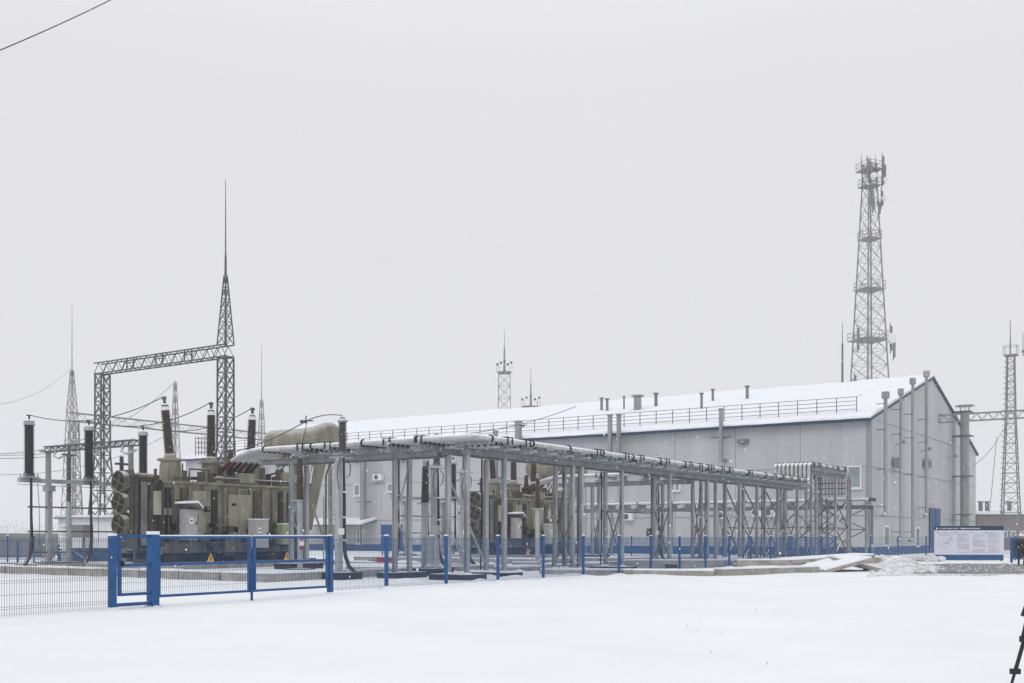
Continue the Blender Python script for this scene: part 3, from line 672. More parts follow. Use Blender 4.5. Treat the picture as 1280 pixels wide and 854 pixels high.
    for y in (0.9, 3.4):
        m.bar((x-0.5,y,5.95),(x-1.9,y,1.0),0.34,0.12).bar((x+0.45,y,5.95),(x+0.5,y,0.5),0.16)
        m.box(x-0.7,x+0.7,y-0.08,y+0.08,5.75,5.95)
    m.prism([(x-0.95,6.0),(x-0.15,6.0),(x-1.35,2.0),(x-1.9,2.0)],0.45,0.6)
    m.bar((x+0.5,0.9,0.5),(x+0.5,3.4,5.8),0.08).build('conservator_support', M['olive'], T)
    m = MB().tube([(x-0.9,1.6,6.3),(x-2.0,1.6,5.4),(x-2.6,1.6,4.9),(x-3.4,1.6,4.7),(x-3.4,1.6,4.1)],0.07,8).tube([(x-0.2,0.0,5.9),(x-0.9,-0.1,4.8),(x-0.9,-0.1,1.4)],0.05,8)
    m.build('oil_pipe', M['olive_dark'], T)
    # ladder by the conservator
    m = MB()
    for y in (-0.15, 0.35): m.bar((x-0.2,y,0.5),(x-0.2,y,5.6),0.05)
    for k in range(17): m.bar((x-0.2,-0.15,0.8+0.29*k),(x-0.2,0.35,0.8+0.29*k),0.035)
    for k in range(4): m.bar((x-1.1,-0.15,1.0+k*0.9),(x-0.2,-0.15,1.0+k*0.9),0.04)
    m.bar((x-1.1,-0.15,0.5),(x-1.1,-0.15,3.7),0.05); m.build('ladder', M['galv'], T)
    # control cabinets
    def cab(x0, x1, z0, z1, mt, hood):
        c = MB().box(x0,x1,-0.9,-0.5,z0,z1).box(x0+0.03,x1-0.03,-0.915,-0.902,z0+0.04,z1-0.04).bar((x0+.1,-0.5,z0+.2),(x0+.1,-0.1,z0+.2),0.06).bar((x1-.1,-0.5,z0+.2),(x1-.1,-0.1,z0+.2),0.06)
        c = c.build('control_cabinet', mt, T)
        MB().box(x1-0.12,x1-0.08,-0.95,-0.917,(z0+z1)/2-.05,(z0+z1)/2+.1).build('handle', M['black'], c)
        MB().box(x0+.2,x0+.42,-0.925,-0.917,z1-0.62,z1-0.36).build('notice', M['pvc'], c)
        MB().box(x0+.26,x0+.36,-0.93,-0.926,z1-0.53,z1-0.45).build('notice_print', M['ink'], c)
        if hood:
            h = MB().prism([(x0-0.15,z1+0.2),(x0-0.15,z1+0.24),(x1-0.15,z1+0.27),(x1+0.14,z1+0.02),(x1+0.12,z1)],-1.12,-0.4).box(x0+0.05,x1-0.05,-0.8,-0.5,z1+.002,z1+0.24).build('hood', M['galv_dark'], c)
            MB().prism([(x0-0.17,z1+0.243),(x0-0.14,z1+0.34),(x1-0.16,z1+0.38),(x1+0.1,z1+0.14),(x1+0.15,z1+0.035),(x1-0.14,z1+0.275)],-1.15,-0.38).build('snow_cap', M['snow_cap'], h)
        else: MB().box(x0-.02,x1+.02,-0.92,-0.48,z1+.002,z1+.05).build('snow_cap', M['snow_cap'], c)
    cab(0.65,1.3,1.55,2.85,M['cab'],True); cab(4.55,5.45,1.15,2.45,M['cab'],False); cab(6.35,6.95,1.3,2.25,M['cab_green'],False)
    # bogie-side warning triangles
    for x in (2.0, 6.6):
        s_ = MB().prism([(x-0.23,0.5),(x+0.23,0.5),(x,0.95)],-0.93,-0.91).build('warning_sign', M['yellow'], T)
        MB().add([(x+0.02,-0.935,0.86),(x-0.06,-0.935,0.7),(x+0.0,-0.935,0.71),(x-0.03,-0.935,0.56),(x+0.07,-0.935,0.73),(x+0.01,-0.935,0.72)],[(0,1,2,5),(5,2,3,4)]).build('bolt_symbol', M['ink'], s_)
        MB().bar((x,-0.9,0.3),(x,-0.9,0.9),0.03).build('sign_stake', M['galv_dark'], s_)
    return T
T1 = make_transformer()
DA = 25.7
T2 = dup(T1, 29.7+DA, 38.2, 0, 'smaller looking olive transformer farther off, seen between the pipe rack legs')

# pit kerbs
def pit(a0, b0, label):
    P = thing('oil_pit', label, 'concrete pit', a0, b0, group='concrete oil pits')
    m = MB(); La, Lb = 15.5, 19.0
    m.box(0,0.25,0,Lb,-0.1,0.31).box(0.25,La,0,0.25,-0.1,0.29).box(La-0.25,La,0.25,Lb,-0.1,0.30).box(0.25,La-0.25,Lb-0.25,Lb,-0.1,0.30)
    m.build('kerb_wall', M['concrete'], P)
    MB().box(0.25,La-0.25,0.25,Lb-0.25,-0.05,0.25).build('pit_snow', M['snow_cap'], P)
    MB().box(1.0,12.3,7.9,12.3,0.2,0.49).build('plinth', M['concrete'], P); MB().box(0.3,9.0,15.0,16.6,0.2,0.44).build('plinth', M['concrete'], P)
    m = MB()
    for k in range(1,8): m.box(-0.006,-0.002,2.4*k,2.4*k+0.04,0,0.31)
    m.build('kerb_joint', M['ink'], P)
    m = MB()
    for k in range(8): m.box(-0.04,0.3,2.4*k+0.06,2.4*k+2.3,0.312,0.36+0.02*(k%3))
    m.box(0.3,La,-0.02,0.28,0.292,0.35); m.build('kerb_snow', M['snow_cap'], P)
    return P
pit(27.5, 29.4, 'raised concrete oil pit kerb with snow on top under the left transformer')
pit(27.5+DA, 29.4, 'raised concrete oil pit kerb under the farther transformer')

# ------------------------------------------------------------------ cable gantry at the left (three terminations)
def make_gantry():
    G = thing('cable_gantry', 'steel frame carrying three tall black cable terminations left of the transformer', 'cable gantry', 27.9, 45.0, group='cable gantries')
    m = MB().box(-0.5,6.9,-0.12,0.12,4.12,4.3).box(-0.5,6.9,-0.12,0.12,4.0,4.02); m.build('crossbeam', M['galv'], G)
    m = MB()
    for z in (3.02,1.9,0.95): m.bar((0,0.1,z),(6.6,0.1,z),0.07)
    m.build('cable_rail', M['galv_dark'], G)
    for x in (1.05, 5.0):
        MB().box(x-0.11,x+0.11,0.0,0.2,0.5,4.0).box(x-0.2,x+0.2,-0.1,0.3,3.75,4.0).box(x-0.25,x+0.25,-0.15,0.35,0.5,0.56).build('column', M['galv'], G)
        MB().box(x-0.5,x+0.5,-0.4,0.6,0.3,0.5).build('base_pad', M['bitumen'], G)
    for x in (0.0, 3.05, 6.1):
        im = MB().lathe((x,0,4.4), (0,0,1), [(0.24,0),(0.24,0.12),(0.19,0.15)]+[(r,z+0.15) for r,z in sheds(2.15,0.17,0.235,0.07)]+[(0.2,2.3)],18).build('insulator', M['insul'], G)
        MB().lathe((x,0,6.7),(0,0,1),[(0.245,0),(0.245,0.05),(0.24,0.07),(0.22,0.2),(0.12,0.26)],18).build('cap', M['galv'], im)
        MB().cyl((x,0,6.96),(x,0,7.15),0.04,n=8).box(x-0.12,x+0.04,-0.04,0.04,7.12,7.17).build('terminal', M['black'], im)
        b = MB().box(x-0.38,x+0.38,-0.3,0.3,4.302,4.34)
        for sx in (-.3,.3):
            for sy in (-.2,.2): b.cyl((x+sx,sy,4.34),(x+sx,sy,4.5),0.03,n=6)
        b.box(x-0.3,x+0.3,-0.24,0.24,4.37,4.4).build('insulator_stand', M['galv'], G)
        c = [(x,-0.16,4.3),(x,-0.16,2.6),(x+0.03,-0.16,1.6),(x-0.02,-0.17,1.0),(x-0.15,-0.2,0.7),(x-0.4,-0.3,0.4)] 
        MB().rings(c,[0.055,0.06,0.075,0.09,0.09,0.09],8).build('cable', M['black'], G)
        MB().tube([(x+0.35,-0.1,4.1),(x+0.4,-0.15,3.0),(x+0.42,-0.15,1.2),(x+0.6,-0.15,0.6)],0.015,5).build('earth_wire', M['galv_dark'], G)
    return G
G1 = make_gantry()
G2 = dup(G1, 27.9+DA, 45.0, 0, 'farther steel frame with cable terminations behind the pipe rack legs')
# slender steel equipment post between (surge counter) and ribbed insulator column
a_, b_ = abp(86, 50)
o = thing('insulator_post', 'grey steel post topped by a slim dark insulator with a cross arm, between cable terminations', 'insulator post', a_, b_)
MB().cyl((0,0,0.4),(0,0,3.3),0.14,0.12,n=12).build('post', M['galv'], o)
MB().lathe((0,0,3.3),(0,0,1),sheds(2.2,0.09,0.12,0.08),12).build('insulator', M['insul_grey'], o)
MB().bar((-0.35,0,5.5),(0.35,0,5.5),0.08).cyl((0,0,5.5),(0,0,5.9),0.06,n=8).build('cross_arm', M['galv_dark'], o)
MB().box(-0.5,0.5,-0.4,0.4,0.3,0.5).build('base_pad', M['bitumen'], o)
MB().bar((0.1,0,1.1),(0.9,-0.2,0.5),0.1,0.05).build('brace', M['galv'], o)
a_, b_ = abp(152, 49)
o2 = thing('insulator_post', 'short post with a dark cross-shaped terminal above the three transformer fans', 'insulator post', a_, b_)
MB().cyl((0,0,0.4),(0,0,2.6),0.2,0.18,n=14).build('post', M['galv'], o2)
MB().lathe((0,0,2.6),(0,0,1),sheds(2.3,0.08,0.11,0.08),12).build('insulator', M['insul'], o2)
MB().bar((-0.33,0,5.0),(0.33,0,5.0),0.1).cyl((0,0,4.9),(0,0,5.35),0.09,n=8).build('cross_arm', M['insul'], o2)
MB().box(-0.5,0.5,-0.5,0.5,0.3,0.48).build('base_pad', M['bitumen'], o2)
a2, b2 = abp(598, 67.5); dup(o2, a2+0.3, b2, 0, 'small dark cross-shaped terminal above the fans of the farther transformer')
a_, b_ = abp(80, 56)
o = thing('ribbed_insulator', 'short white-ribbed insulator stack in front of the low white container', 'insulator', a_, b_)
MB().lathe((0,0,0.8),(0,0,1),sheds(1.5,0.1,0.27,0.19),14).build('insulator', M['pvc'], o)
MB().cyl((0,0,0),(0,0,0.8),0.16,n=10).build('post', M['galv'], o)
a_, b_ = abp(95, 58)
o = thing('switch_box', 'grey wall of small switch boxes on thin legs near the white container', 'switch box', a_, b_)
MB().box(-0.1,0.5,-0.8,0.8,1.6,2.3).build('housing', M['duct_dark'], o)
MB().bar((0,-0.7,0),(0,-0.7,1.6),0.08).bar((0,0.7,0),(0,0.7,1.6),0.08).build('leg', M['galv_dark'], o)

# ------------------------------------------------------------------ pipe rack
PZ = z_of(545, 41.0)                       # pipe centre height
KX, KY = PX(590, 41), 41.0
ka, kb = AB(KX, KY)
NP, SPC, PR = 9, 0.3, 0.104
aEnd = 72.8                                # where the tubes rise to the high loop
HZ = 6.72; aDrop = 82.6; LZ = 4.5
def arc(c, p0, p1, n=5):
    # quarter bend from p0 to p1 about corner point c
    p0, p1, c = Vector(p0), Vector(p1), Vector(c); out = []
    for i in range(n+1):
        t = i/n; out.append(p0*(1-t)**2+c*2*t*(1-t)+p1*t*t)
    return out
def pline(pts, r):
    pts = [Vector(p) for p in pts]; out = [pts[0]]
    for i in range(1, len(pts)-1):
        a, b, c = pts[i-1], pts[i], pts[i+1]
        q0 = b+(a-b).normalized()*r; q1 = b+(c-b).normalized()*r; out += arc(b, q0, q1)
    out.append(pts[-1]); return out
ordn = ('first','second','third','fourth','fifth','sixth','seventh','eighth','ninth')
for i in range(NP):
    o_i = i*SPC; bb = kb+o_i
    end = aDrop+0.25*0+(8-i)*0.0
    adr = aDrop+i*0.0
    tail = [(aEnd+0.05,bb,PZ),(aEnd+0.05,bb,HZ),(aDrop-1.2+0.28*i*0.5,bb,HZ),(aDrop-1.2+0.28*i*0.5,bb,LZ+0.2)]
    if i < 6: head = [(ka+o_i,35.7,PZ),(ka+o_i,bb,PZ)]
    else: head = [(ka+DA+(i-6)*SPC+0.2,35.7,PZ),(ka+DA+(i-6)*SPC+0.2,bb,PZ)]
    path = pline(head+tail, 0.28)
    lb_ = f'{ordn[i]} white snow-topped busbar tube from the near edge of the rack'
    P = thing('busbar_tube', lb_, 'busbar tube', 0, 0, 0, 'parallel white busbar tubes on the rack')
    MB().tube(path, PR, 12).build('tube', M['pipe'], P)
    # joint collars along the tube
    bpos = 35.5
    while bpos > bb+0.6 and head: MB().cyl((head[0][0],bpos,PZ),(head[0][0],bpos-0.06,PZ),PR+0.055,n=12).build('collar', M['black_bare'], P); bpos -= 2.9
    ap = head[0][0]+1.2+0.4*(i%3)
    while ap < aEnd-0.5: MB().cyl((ap,bb,PZ),(ap+0.06,bb,PZ),PR+0.055,n=12).build('collar', M['black_bare'], P); ap += 3.0
    ap = aEnd+1
    while ap < aDrop-1.6: MB().cyl((ap,bb,HZ),(ap+0.06,bb,HZ),PR+0.055,n=12).build('collar', M['black_bare'], P); ap += 1.4
    # flexible lead bending down to the transformer
    hx = head[0][0]; tx = 33.4+0.35*i+0.2 if i < 6 else 33.4+DA+0.7*(i-6)+0.3
    pth = [(hx,35.7,PZ),(hx,36.3,PZ-0.03),(hx+(tx-hx)*.3,37.1,PZ-0.17),(hx+(tx-hx)*.6,37.9,PZ-0.4),(hx+(tx-hx)*.9,38.5,PZ-0.66),(tx,38.75,PZ-0.85)]
    MB().rings(pth,[0.1,0.1,0.09,0.085,0.07,0.06],10).build('flexible_lead', M['pipe'], P)
    MB().rings([pth[3],pth[4],pth[5]],[0.095,0.082,0.07],10).build('sleeve', M['red_ins' if i in (0,1,3,6) else 'black_bare'], P)

def saddle(n, off0, across):               # a cross support carrying n tubes; across = axis of the cross member
    m = MB(); L0 = off0-0.25; L1 = off0+(n-1)*SPC+0.25
    def bx(c0,c1,d0,d1,z0,z1):
        if across == 'y': m.box(d0,d1,c0,c1,z0,z1)
        else: m.box(c0,c1,d0,d1,z0,z1)
    L0 -= 0.28
    bx(L0,L1,-0.06,0.06,-0.42,-0.33)
    bx(L0+.2,L1,-0.03,0.03,-0.235,-0.2)
    for k in range(n):
        c = off0+k*SPC
        bx(c-0.05,c+0.05,-0.05,0.05,-0.34,-0.24); bx(c-0.1,c+0.1,-0.06,0.06,-0.2,-0.1)
        pass
    return m
def clampset(n, off0, across):
    m = MB()
    for k in range(n):
        c = off0+k*SPC
        for e in (-0.16, 0.16):
            for (c0,c1,z0,z1) in ((c-0.15,c-0.118,-0.2,0.10),(c+0.118,c+0.15,-0.2,0.10),(c-0.15,c+0.15,0.118,0.15)):
                if across == 'y': m.box(e-.03,e+.03,c0,c1,z0,z1)
                else: m.box(c0,c1,e-.03,e+.03,z0,z1)
    return m
sad_y6 = saddle(6, 0, 'y').build('tube_support', M['galv']); sad_y9 = saddle(9, 0, 'y').build('tube_support', M['galv'])
sad_x6 = saddle(6, 0, 'x').build('tube_support', M['galv']); sad_x3 = saddle(3, 0, 'x').build('tube_support', M['galv'])
SAD = [s.data for s in (sad_y6, sad_y9, sad_x6, sad_x3)]
for s in (sad_y6, sad_y9, sad_x6, sad_x3): bpy.data.objects.remove(s)
CL = []
for n_, ax_ in ((6,'y'),(9,'y'),(6,'x'),(3,'x')):
    c_ = clampset(n_, 0, ax_).build('tube_clamps', M['black_bare']); CL.append(c_.data); bpy.data.objects.remove(c_)
rs = random.Random(6)
def support(k, parent, loc):
    s_ = child('tube_support', SAD[k], parent, (loc[0]+(rs.uniform(-.12,.12) if k < 2 else 0), loc[1]+(rs.uniform(-.12,.12) if k > 1 else 0), loc[2]))
    if rs.random() < .68: child('tube_clamps', CL[k], s_)

def hsec(m, x, y, z0, z1, s=0.17, t=0.016):
    m.box(x-s/2,x+s/2,y-s/2,y-s/2+t,z0,z1).box(x-s/2,x+s/2,y+s/2-t,y+s/2,z0,z1).box(x-t/2,x+t/2,y-s/2+t,y+s/2-t,z0,z1)
    m.box(x-s*0.9,x+s*0.9,y-s*0.9,y+s*0.9,z0,z0+0.02)
    m.add([(x-s*.85,y-.01,z0),(x-s/2,y-.01,z0),(x-s/2,y-.01,z0+.25)],[(0,1,2)]).add([(x+s*.85,y-.01,z0),(x+s/2,y-.01,z0),(x+s/2,y-.01,z0+.25)],[(0,1,2)])
def leg(R_, x, y, z1, z0=0.2):
    m = MB(); hsec(m, x, y, z0, z1); return m.build('leg', M['galv'], R_)
def pad(R_, x0, x1, y0, y1, h=0.22):
    p = MB().box(x0,x1,y0,y1,-0.1,h).build('base_pad', M['bitumen'], R_)
def xbrace(R_, x0, y0, x1, y1, z0, z1, w_=0.05):
    MB().bar((x0,y0,z0),(x1,y1,z1),w_).bar((x1,y1,z0),(x0,y0,z1),w_).bar((x0,y0,z0),(x1,y1,z0),w_).build('brace', M['galv_dark'], R_)
BZ = PZ-0.44                                # top of main beams
def mainbeam(R_, p, q, h=0.24, w_=0.13):
    p = Vector(p); q = Vector(q); d = (q-p).normalized(); s = d.cross(Vector((0,0,1)))*(w_/2)
    m = MB().bar(p-Vector((0,0,.01)),q-Vector((0,0,.01)),w_,0.02).bar(p-Vector((0,0,h-.01)),q-Vector((0,0,h-.01)),w_,0.02).bar(p-Vector((0,0,h/2)),q-Vector((0,0,h/2)),0.015,h-0.042)
    m.build('main_beam', M['galv_mid'], R_)

# corridor: main rack
RR = thing('pipe_rack', 'long galvanised pipe rack running away from the corner towards the hall', 'pipe rack', ka, kb)
ya, yb = 0.5-0.18, 1.4-0.18
x_ = 1.0; 
while x_ < aEnd-ka-0.3:
    support(0 if x_ < DA+0.5 else 1, RR, (x_,0,PZ)); x_ += 1.45
for y in (ya, yb): mainbeam(RR, (-0.3,y,BZ), (aEnd-ka+0.3,y,BZ))
trs = [33.3, 35.85, (41.3,42.1), 45.98, 51.3, (56.25,57.4), 61.0, 63.9, 67.6, 71.4]
for t_ in trs:
    tt = t_ if isinstance(t_, tuple) else (t_,)
    for a in tt:
        leg(RR, a-ka, ya, BZ-0.26); leg(RR, a-ka, yb, BZ-0.26)
    if len(tt) == 1 and t_ > 36: xbrace(RR, tt[0]-ka, ya, tt[0]-ka, yb, 0.4, 3.2, 0.05)
    pad(RR, tt[0]-ka-0.55, tt[-1]-ka+0.55, ya-0.55, yb+0.55)
    if len(tt) == 2: xbrace(RR, tt[0]-ka, yb, tt[1]-ka, yb, 0.5, 4.6); xbrace(RR, tt[0]-ka, ya, tt[0]-ka, yb, 0.5, 2.6)
MB().bar((33.3-ka,yb,BZ-1.1),(35.85-ka,yb,0.5),0.06).bar((33.3-ka,ya,0.3),(33.3-ka,yb,2.2),0.06).build('brace', M['galv'], RR)
for a, b in ((61.0,63.9),(63.9,67.6),(67.6,71.4)): xbrace(RR, a-ka, yb, b-ka, yb, 2.2, BZ-0.3, 0.07); xbrace(RR, a-ka, yb, b-ka, yb, 0.3, 2.2, 0.06)

rr = random.Random(12)
for a, y in ((33.3,yb),(35.85,yb),(41.3,yb),(42.1,ya),(45.98,yb),(51.3,yb),(56.25,ya),(57.4,yb),(61.0,yb),(67.6,yb)):
    x = a-ka+rr.uniform(-.16,.16); yy = y+0.13
    MB().tube([(x,yy,BZ-0.05),(x,yy,2.2),(x+rr.uniform(-.05,.05),yy+.03,1.2),(x+.1,yy+.12,0.3)],0.035,7).build('cable', M['black_bare'], RR)
    if rr.random() < .6: z = rr.uniform(1.6,2.9); MB().box(x-0.16,x+0.16,yy+0.04,yy+0.22,z,z+0.42).build('junction_box', M['cab'] if rr.random() < .5 else M['galv_dark'], RR)
for a0_, a1_, z in ((45.98,51.3,2.9),(51.3,56.25,3.1),(57.4,61.0,2.9)): MB().bar((a0_-ka,yb+.12,z),(a1_-ka,yb+.12,z),0.12,0.06).build('cable_tray', M['galv_dark'], RR)
def branch(label, a0, n, sad):   # sad: which support mesh
    B = thing('pipe_rack', label, 'pipe rack', a0, kb, group='pipe racks')
    xa, xb = (0.28, 1.2) if n == 6 else (0.0, 0.85)
    for x in (xa, xb): mainbeam(B, (x,1.9 if n == 6 else 2.9,BZ), (x,11.9,BZ))
    y = 2.6
    while y < 10.6: support(sad, B, (0,y,PZ)); y += 1.6
    return B, xa, xb
B1, xa, xb = branch('short galvanised pipe rack arm from the left transformer to the corner', ka, 6, 2)
for b in (28.2, 34.1):
    for x in (xa, xb): leg(B1, x, b-kb, BZ-0.26, 0.2 if b < 29.5 else 0.4)
    MB().bar((xa,b-kb,BZ-2.7),(xb,b-kb,BZ-0.5),0.06).bar((xa,b-kb,BZ-2.7),(xb,b-kb,1.4),0.06).build('brace', M['galv'], B1)
    pad(B1, xa-0.55, xb+0.55, b-kb-0.5, b-kb+0.5, 0.22 if b < 29.5 else 0.5)
B2, xa, xb = branch('second pipe rack arm joining from the farther transformer', ka+DA+0.2, 3, 3)
for b in (29.0, 33.5):
    for x in (xa, xb): leg(B2, x, b-kb, BZ-0.26, 0.2 if b < 29.5 else 0.4)
    xbrace(B2, xa, b-kb, xb, b-kb, 0.6, 3.0); pad(B2, xa-0.55, xb+0.55, b-kb-0.5, b-kb+0.5, 0.22 if b < 29.5 else 0.5)

# high loop rack
HR = thing('pipe_rack', 'tall braced rack lifting the tubes in a high loop before the hall', 'pipe rack', aEnd, kb, group='pipe racks')
L_ = aDrop-aEnd
for y in (0.1, 2.3): mainbeam(HR, (0.4,y,HZ-0.44), (L_+0.2,y,HZ-0.44))
x_ = 0.7
while x_ < L_-1.3: support(1, HR, (x_,0,HZ)); x_ += 1.1
for x in (0.9, 1.9, L_-3.4, L_-0.3, L_+0.3):
    for y in (0.1, 2.3): leg(HR, x, y, HZ-0.7, 0.0)
for x in (0.9, L_-3.4, L_-0.3):
    for z0, z1 in ((0.3,2.3),(2.3,4.4)): xbrace(HR, x, 0.1, x, 2.3, z0, z1, 0.07)
for z0, z1 in ((0.3,2.3),(2.3,4.4)): xbrace(HR, L_-3.4, 0.1, L_-0.3, 0.1, z0, z1, 0.07)
pad(HR, 0.3,2.5,-0.4,2.8); pad(HR, L_-3.9,L_+0.8,-0.4,2.8)
# upright risers manifold
m = MB()
for z in (4.9,5.3,5.7): m.bar((L_-1.4,-0.1,z),(L_-1.4,2.7,z),0.07)
m.build('riser_rail', M['galv_dark'], HR)

# low run along the hall
LRb = 62.0
LR = thing('pipe_rack', 'low pipe rack running along the hall wall behind the yard', 'pipe rack', aDrop+0.2, kb, group='pipe racks')
for x in (0.2, 1.9): mainbeam(LR, (x,-1.2,LZ-0.44), (x,LRb-kb,LZ-0.44), 0.26)
y = -1.0; 
sad5 = saddle(6, 0, 'x').build('tmp', M['galv']); s5 = sad5.data; bpy.data.objects.remove(sad5)
while y < LRb-kb: child('tube_support', s5, LR, (0.25,y,LZ)); y += 1.5
for y in (-1.1, 2.4, 6.0, 11.0, 16.0, 21.0, 26.0, 31.0, 36.0):
    leg(LR, 0.2, y, LZ-0.7, 0.0); leg(LR, 1.9, y, LZ-0.7, 0.0)
xbrace(LR, 0.2, -1.1, 0.2, 2.4, 2.2, LZ-0.7, 0.07); xbrace(LR, 0.2, -1.1, 0.2, 2.4, 0.3, 2.2, 0.07); xbrace(LR, 0.2, 2.4, 0.2, 6.0, 0.3, LZ-0.7, 0.06)
for y in (11.0, 21.0, 31.0): xbrace(LR, 0.2, y, 1.9, y, 0.3, LZ-0.7, 0.05)
for i in range(6):
    P = thing('busbar_tube', f'{ordn[i]} tube from the yard side on the low rack by the hall wall', 'busbar tube', aDrop+0.45+i*SPC, kb, LZ, 'tubes on the low rack by the hall')
    MB().tube([(0,-1.4,0),(0,LRb-kb,0)], PR, 10).build('tube', M['pipe'], P)
    y = -1.4
    while y < LRb-kb: MB().cyl((0,y,0),(0,y+0.08,0),PR+0.04,n=10).build('collar', M['black_bare'], P); y += 3.3

# ------------------------------------------------------------------ cable terminations near the first arm
def make_term(px, Y, label):
    a, b = abp(px, Y)
    Tm = thing('cable_termination', label, 'cable termination', a, b, group='single cable terminations beside the rack')
    MB().box(-0.28,-0.06,-0.12,0.1,0.28,4.75).box(-0.36,0.02,-0.2,0.18,0.28,0.34).build('post', M['galv'], Tm)
    MB().box(-0.4,0.32,-0.28,0.28,4.75,4.8).box(-0.3,0.25,-0.2,0.2,4.88,4.92).bar((-0.35,0.2,4.4),(0.25,0.2,4.75),0.05).build('insulator_stand', M['galv'], Tm)
    im = MB().lathe((0.05,0,4.93),(0,0,1),[(0.17,0),(0.17,0.1)]+[(r,z+.1) for r,z in sheds(1.15,0.12,0.18,0.06)],16).build('insulator', M['insul_grey'], Tm)
    MB().lathe((0.05,0,6.18),(0,0,1),[(0.2,0),(0.2,0.08),(0.1,0.12),(0.1,0.2)],16).build('cap', M['galv'], im)
    MB().rings([(0.05,-0.05,4.75),(0.05,-0.1,3.0),(0.05,-0.1,1.3),(0.07,-0.14,0.9),(0.16,-0.25,0.5),(0.45,-0.5,0.12)],[0.055,0.06,0.065,0.08,0.08,0.08],10).build('cable', M['black'], Tm)
    for z in (3.4,2.4,1.5): MB().box(-0.06,0.14,-0.16,-0.03,z,z+0.06).build('clamp', M['pvc'], Tm)
    MB().tube([(-0.1,-0.1,4.7),(-0.35,-0.15,4.5),(-0.42,-0.15,4.0),(-0.3,-0.15,3.5)],0.02,6).tube([(0.2,-0.1,4.7),(0.35,-0.15,4.5),(0.3,-0.15,4.1),(0.1,-0.15,4.0)],0.02,6).build('earth_wire', M['black'], Tm)
    MB().box(-0.32,0.02,-0.14,-0.125,1.75,2.0).build('notice', M['pvc'], Tm)
    MB().box(-0.65,0.55,-0.6,0.5,-0.1,0.28).build('base_pad', M['bitumen'], Tm)
    return Tm
make_term(427, 42.0, 'tall cable termination right of the conservator tank, nearest of its kind')
make_term(545, 48.5, 'cable termination just left of the rack corner legs')
make_term(581, 52.0, 'cable termination behind the rack corner legs')
make_term(821, 61.5, 'distant cable termination with curling cable foot under the rack')
# brown post insulators (surge arresters) by the arm
def arrester(px, Y, zt, label, brown=True, post_r=0.13, z1=3.2):
    a, b = abp(px, Y); o = thing('surge_arrester', label, 'surge arrester', a, b, group='surge arresters on steel posts')
    MB().cyl((0,0,0.3),(0,0,z1),post_r,n=12).box(-0.25,0.25,-0.25,0.25,z1,z1+0.05).build('post', M['galv'], o)
    MB().lathe((0,0,z1+0.05),(0,0,1),sheds(zt-z1-0.3,0.14,0.19,0.08,0.1),14).build('insulator', M['insul_brown' if brown else 'insul'], o)
    MB().cyl((0,0,zt-0.25),(0,0,zt),0.08,n=10).build('terminal', M['galv'], o)
    MB().box(-0.45,0.45,-0.45,0.45,-0.1,0.3).build('base_pad', M['bitumen'], o)
arrester(375, 46, 5.3, 'brown tapered arrester on a steel post between the first arm legs')
arrester(531, 47, 5.0, 'dark ringed arrester on a post left of the rack corner', False, 0.15, 3.1)
arrester(672, 60, 5.2, 'brown arrester standing before the farther transformer')
# round grey tank beside corner
a_, b_ = abp(541, 46.5)
o = thing('control_drum', 'stout round grey equipment drum on a black base left of the rack corner', 'equipment drum', a_, b_)
MB().lathe((0,0,0.3),(0,0,1),[(0.36,0),(0.36,0.1),(0.3,0.14),(0.28,1.2),(0.2,1.4),(0.1,1.45)],18,smooth=False).build('drum', M['galv'], o)
MB().box(-0.7,0.7,-0.6,0.6,-0.1,0.3).build('base_pad', M['bitumen'], o)
MB().box(-0.42,-0.18,-0.5,-0.3,1.75,2.15).bar((-.3,-.4,0.3),(-.3,-.4,1.75),0.08).build('meter_box', M['cab'], o)

# ------------------------------------------------------------------ conductors
def wire(label, p, q, sag, r=0.022, mt='black', extra=None, group='overhead conductors'):
    p, q = Vector(p), Vector(q); pts = []
    for i in range(17):
        t = i/16; pts.append(p.lerp(q, t)-Vector((0,0,sag*4*t*(1-t))))
    if extra: pts += [Vector(e) for e in extra]
    o = MB().tube(pts, r, 6).build('overhead_conductor', M[mt]); tag(o, label, 'wire', group); return o
tops = [W(27.9+x,45.0,7.17) for x in (0,3.05,6.1)]
bush = []
for x, tl in ((1.9,-0.12),(4.26,0.0),(6.7,0.05)):
    d = Vector((tl,0,1)).normalized(); q = Vector((29.7+x,39.9,5.2))+d*2.82; bush.append(W(q.x,q.y,q.z))
for p, q, nm in zip(tops, bush, ('left','middle','right')):
    wire(f'dark conductor sagging from the {nm} cable termination to its transformer bushing', p, q, 0.62)
tp = W(*abp(427.5, 42.0), 6.4); tp.z = 6.42
nd = Vector((PX(384,46.5),46.5,z_of(526,46.5)))
wire('conductor dropping from the termination right of the conservator to the node', tp+Vector((0,0,0.02)), nd, -0.12, extra=None)
wire('conductor running from the node down towards the transformer cover', nd, W(34.2,38.9,5.6), 0.15)
wire('thin lead dropping from the node to the brown arrester', nd, Vector((PX(375,46),46,5.3)), 0.05, 0.018)
a_, b_ = AB(nd.x, nd.y)
o = MB().cbox((nd.x,nd.y,nd.z),(0.5,0.12,0.05)).cyl((nd.x-.05,nd.y,nd.z-.1),(nd.x-.05,nd.y,nd.z+.22),0.03,n=8).box(nd.x-.3,nd.x-.1,nd.y-.1,nd.y+.1,nd.z-.1,nd.z+.02).build('wire_connector', M['galv_dark'])
tag(o, 'small grey connector joining the conductors above the first rack arm', 'connector')
wire('thick black cable crossing the top left corner of the sky', (PX(-60,20),20,z_of(87,20)), (PX(150,26),26,z_of(-6,26)), 0.05, 0.014)
wire('faint conductor rising from the left edge to the slender mast', (PX(-60,60),60,z_of(507,60)), (PX(90,105),105,z_of(459,105)), 1.2, 0.016, 'lattice_far')
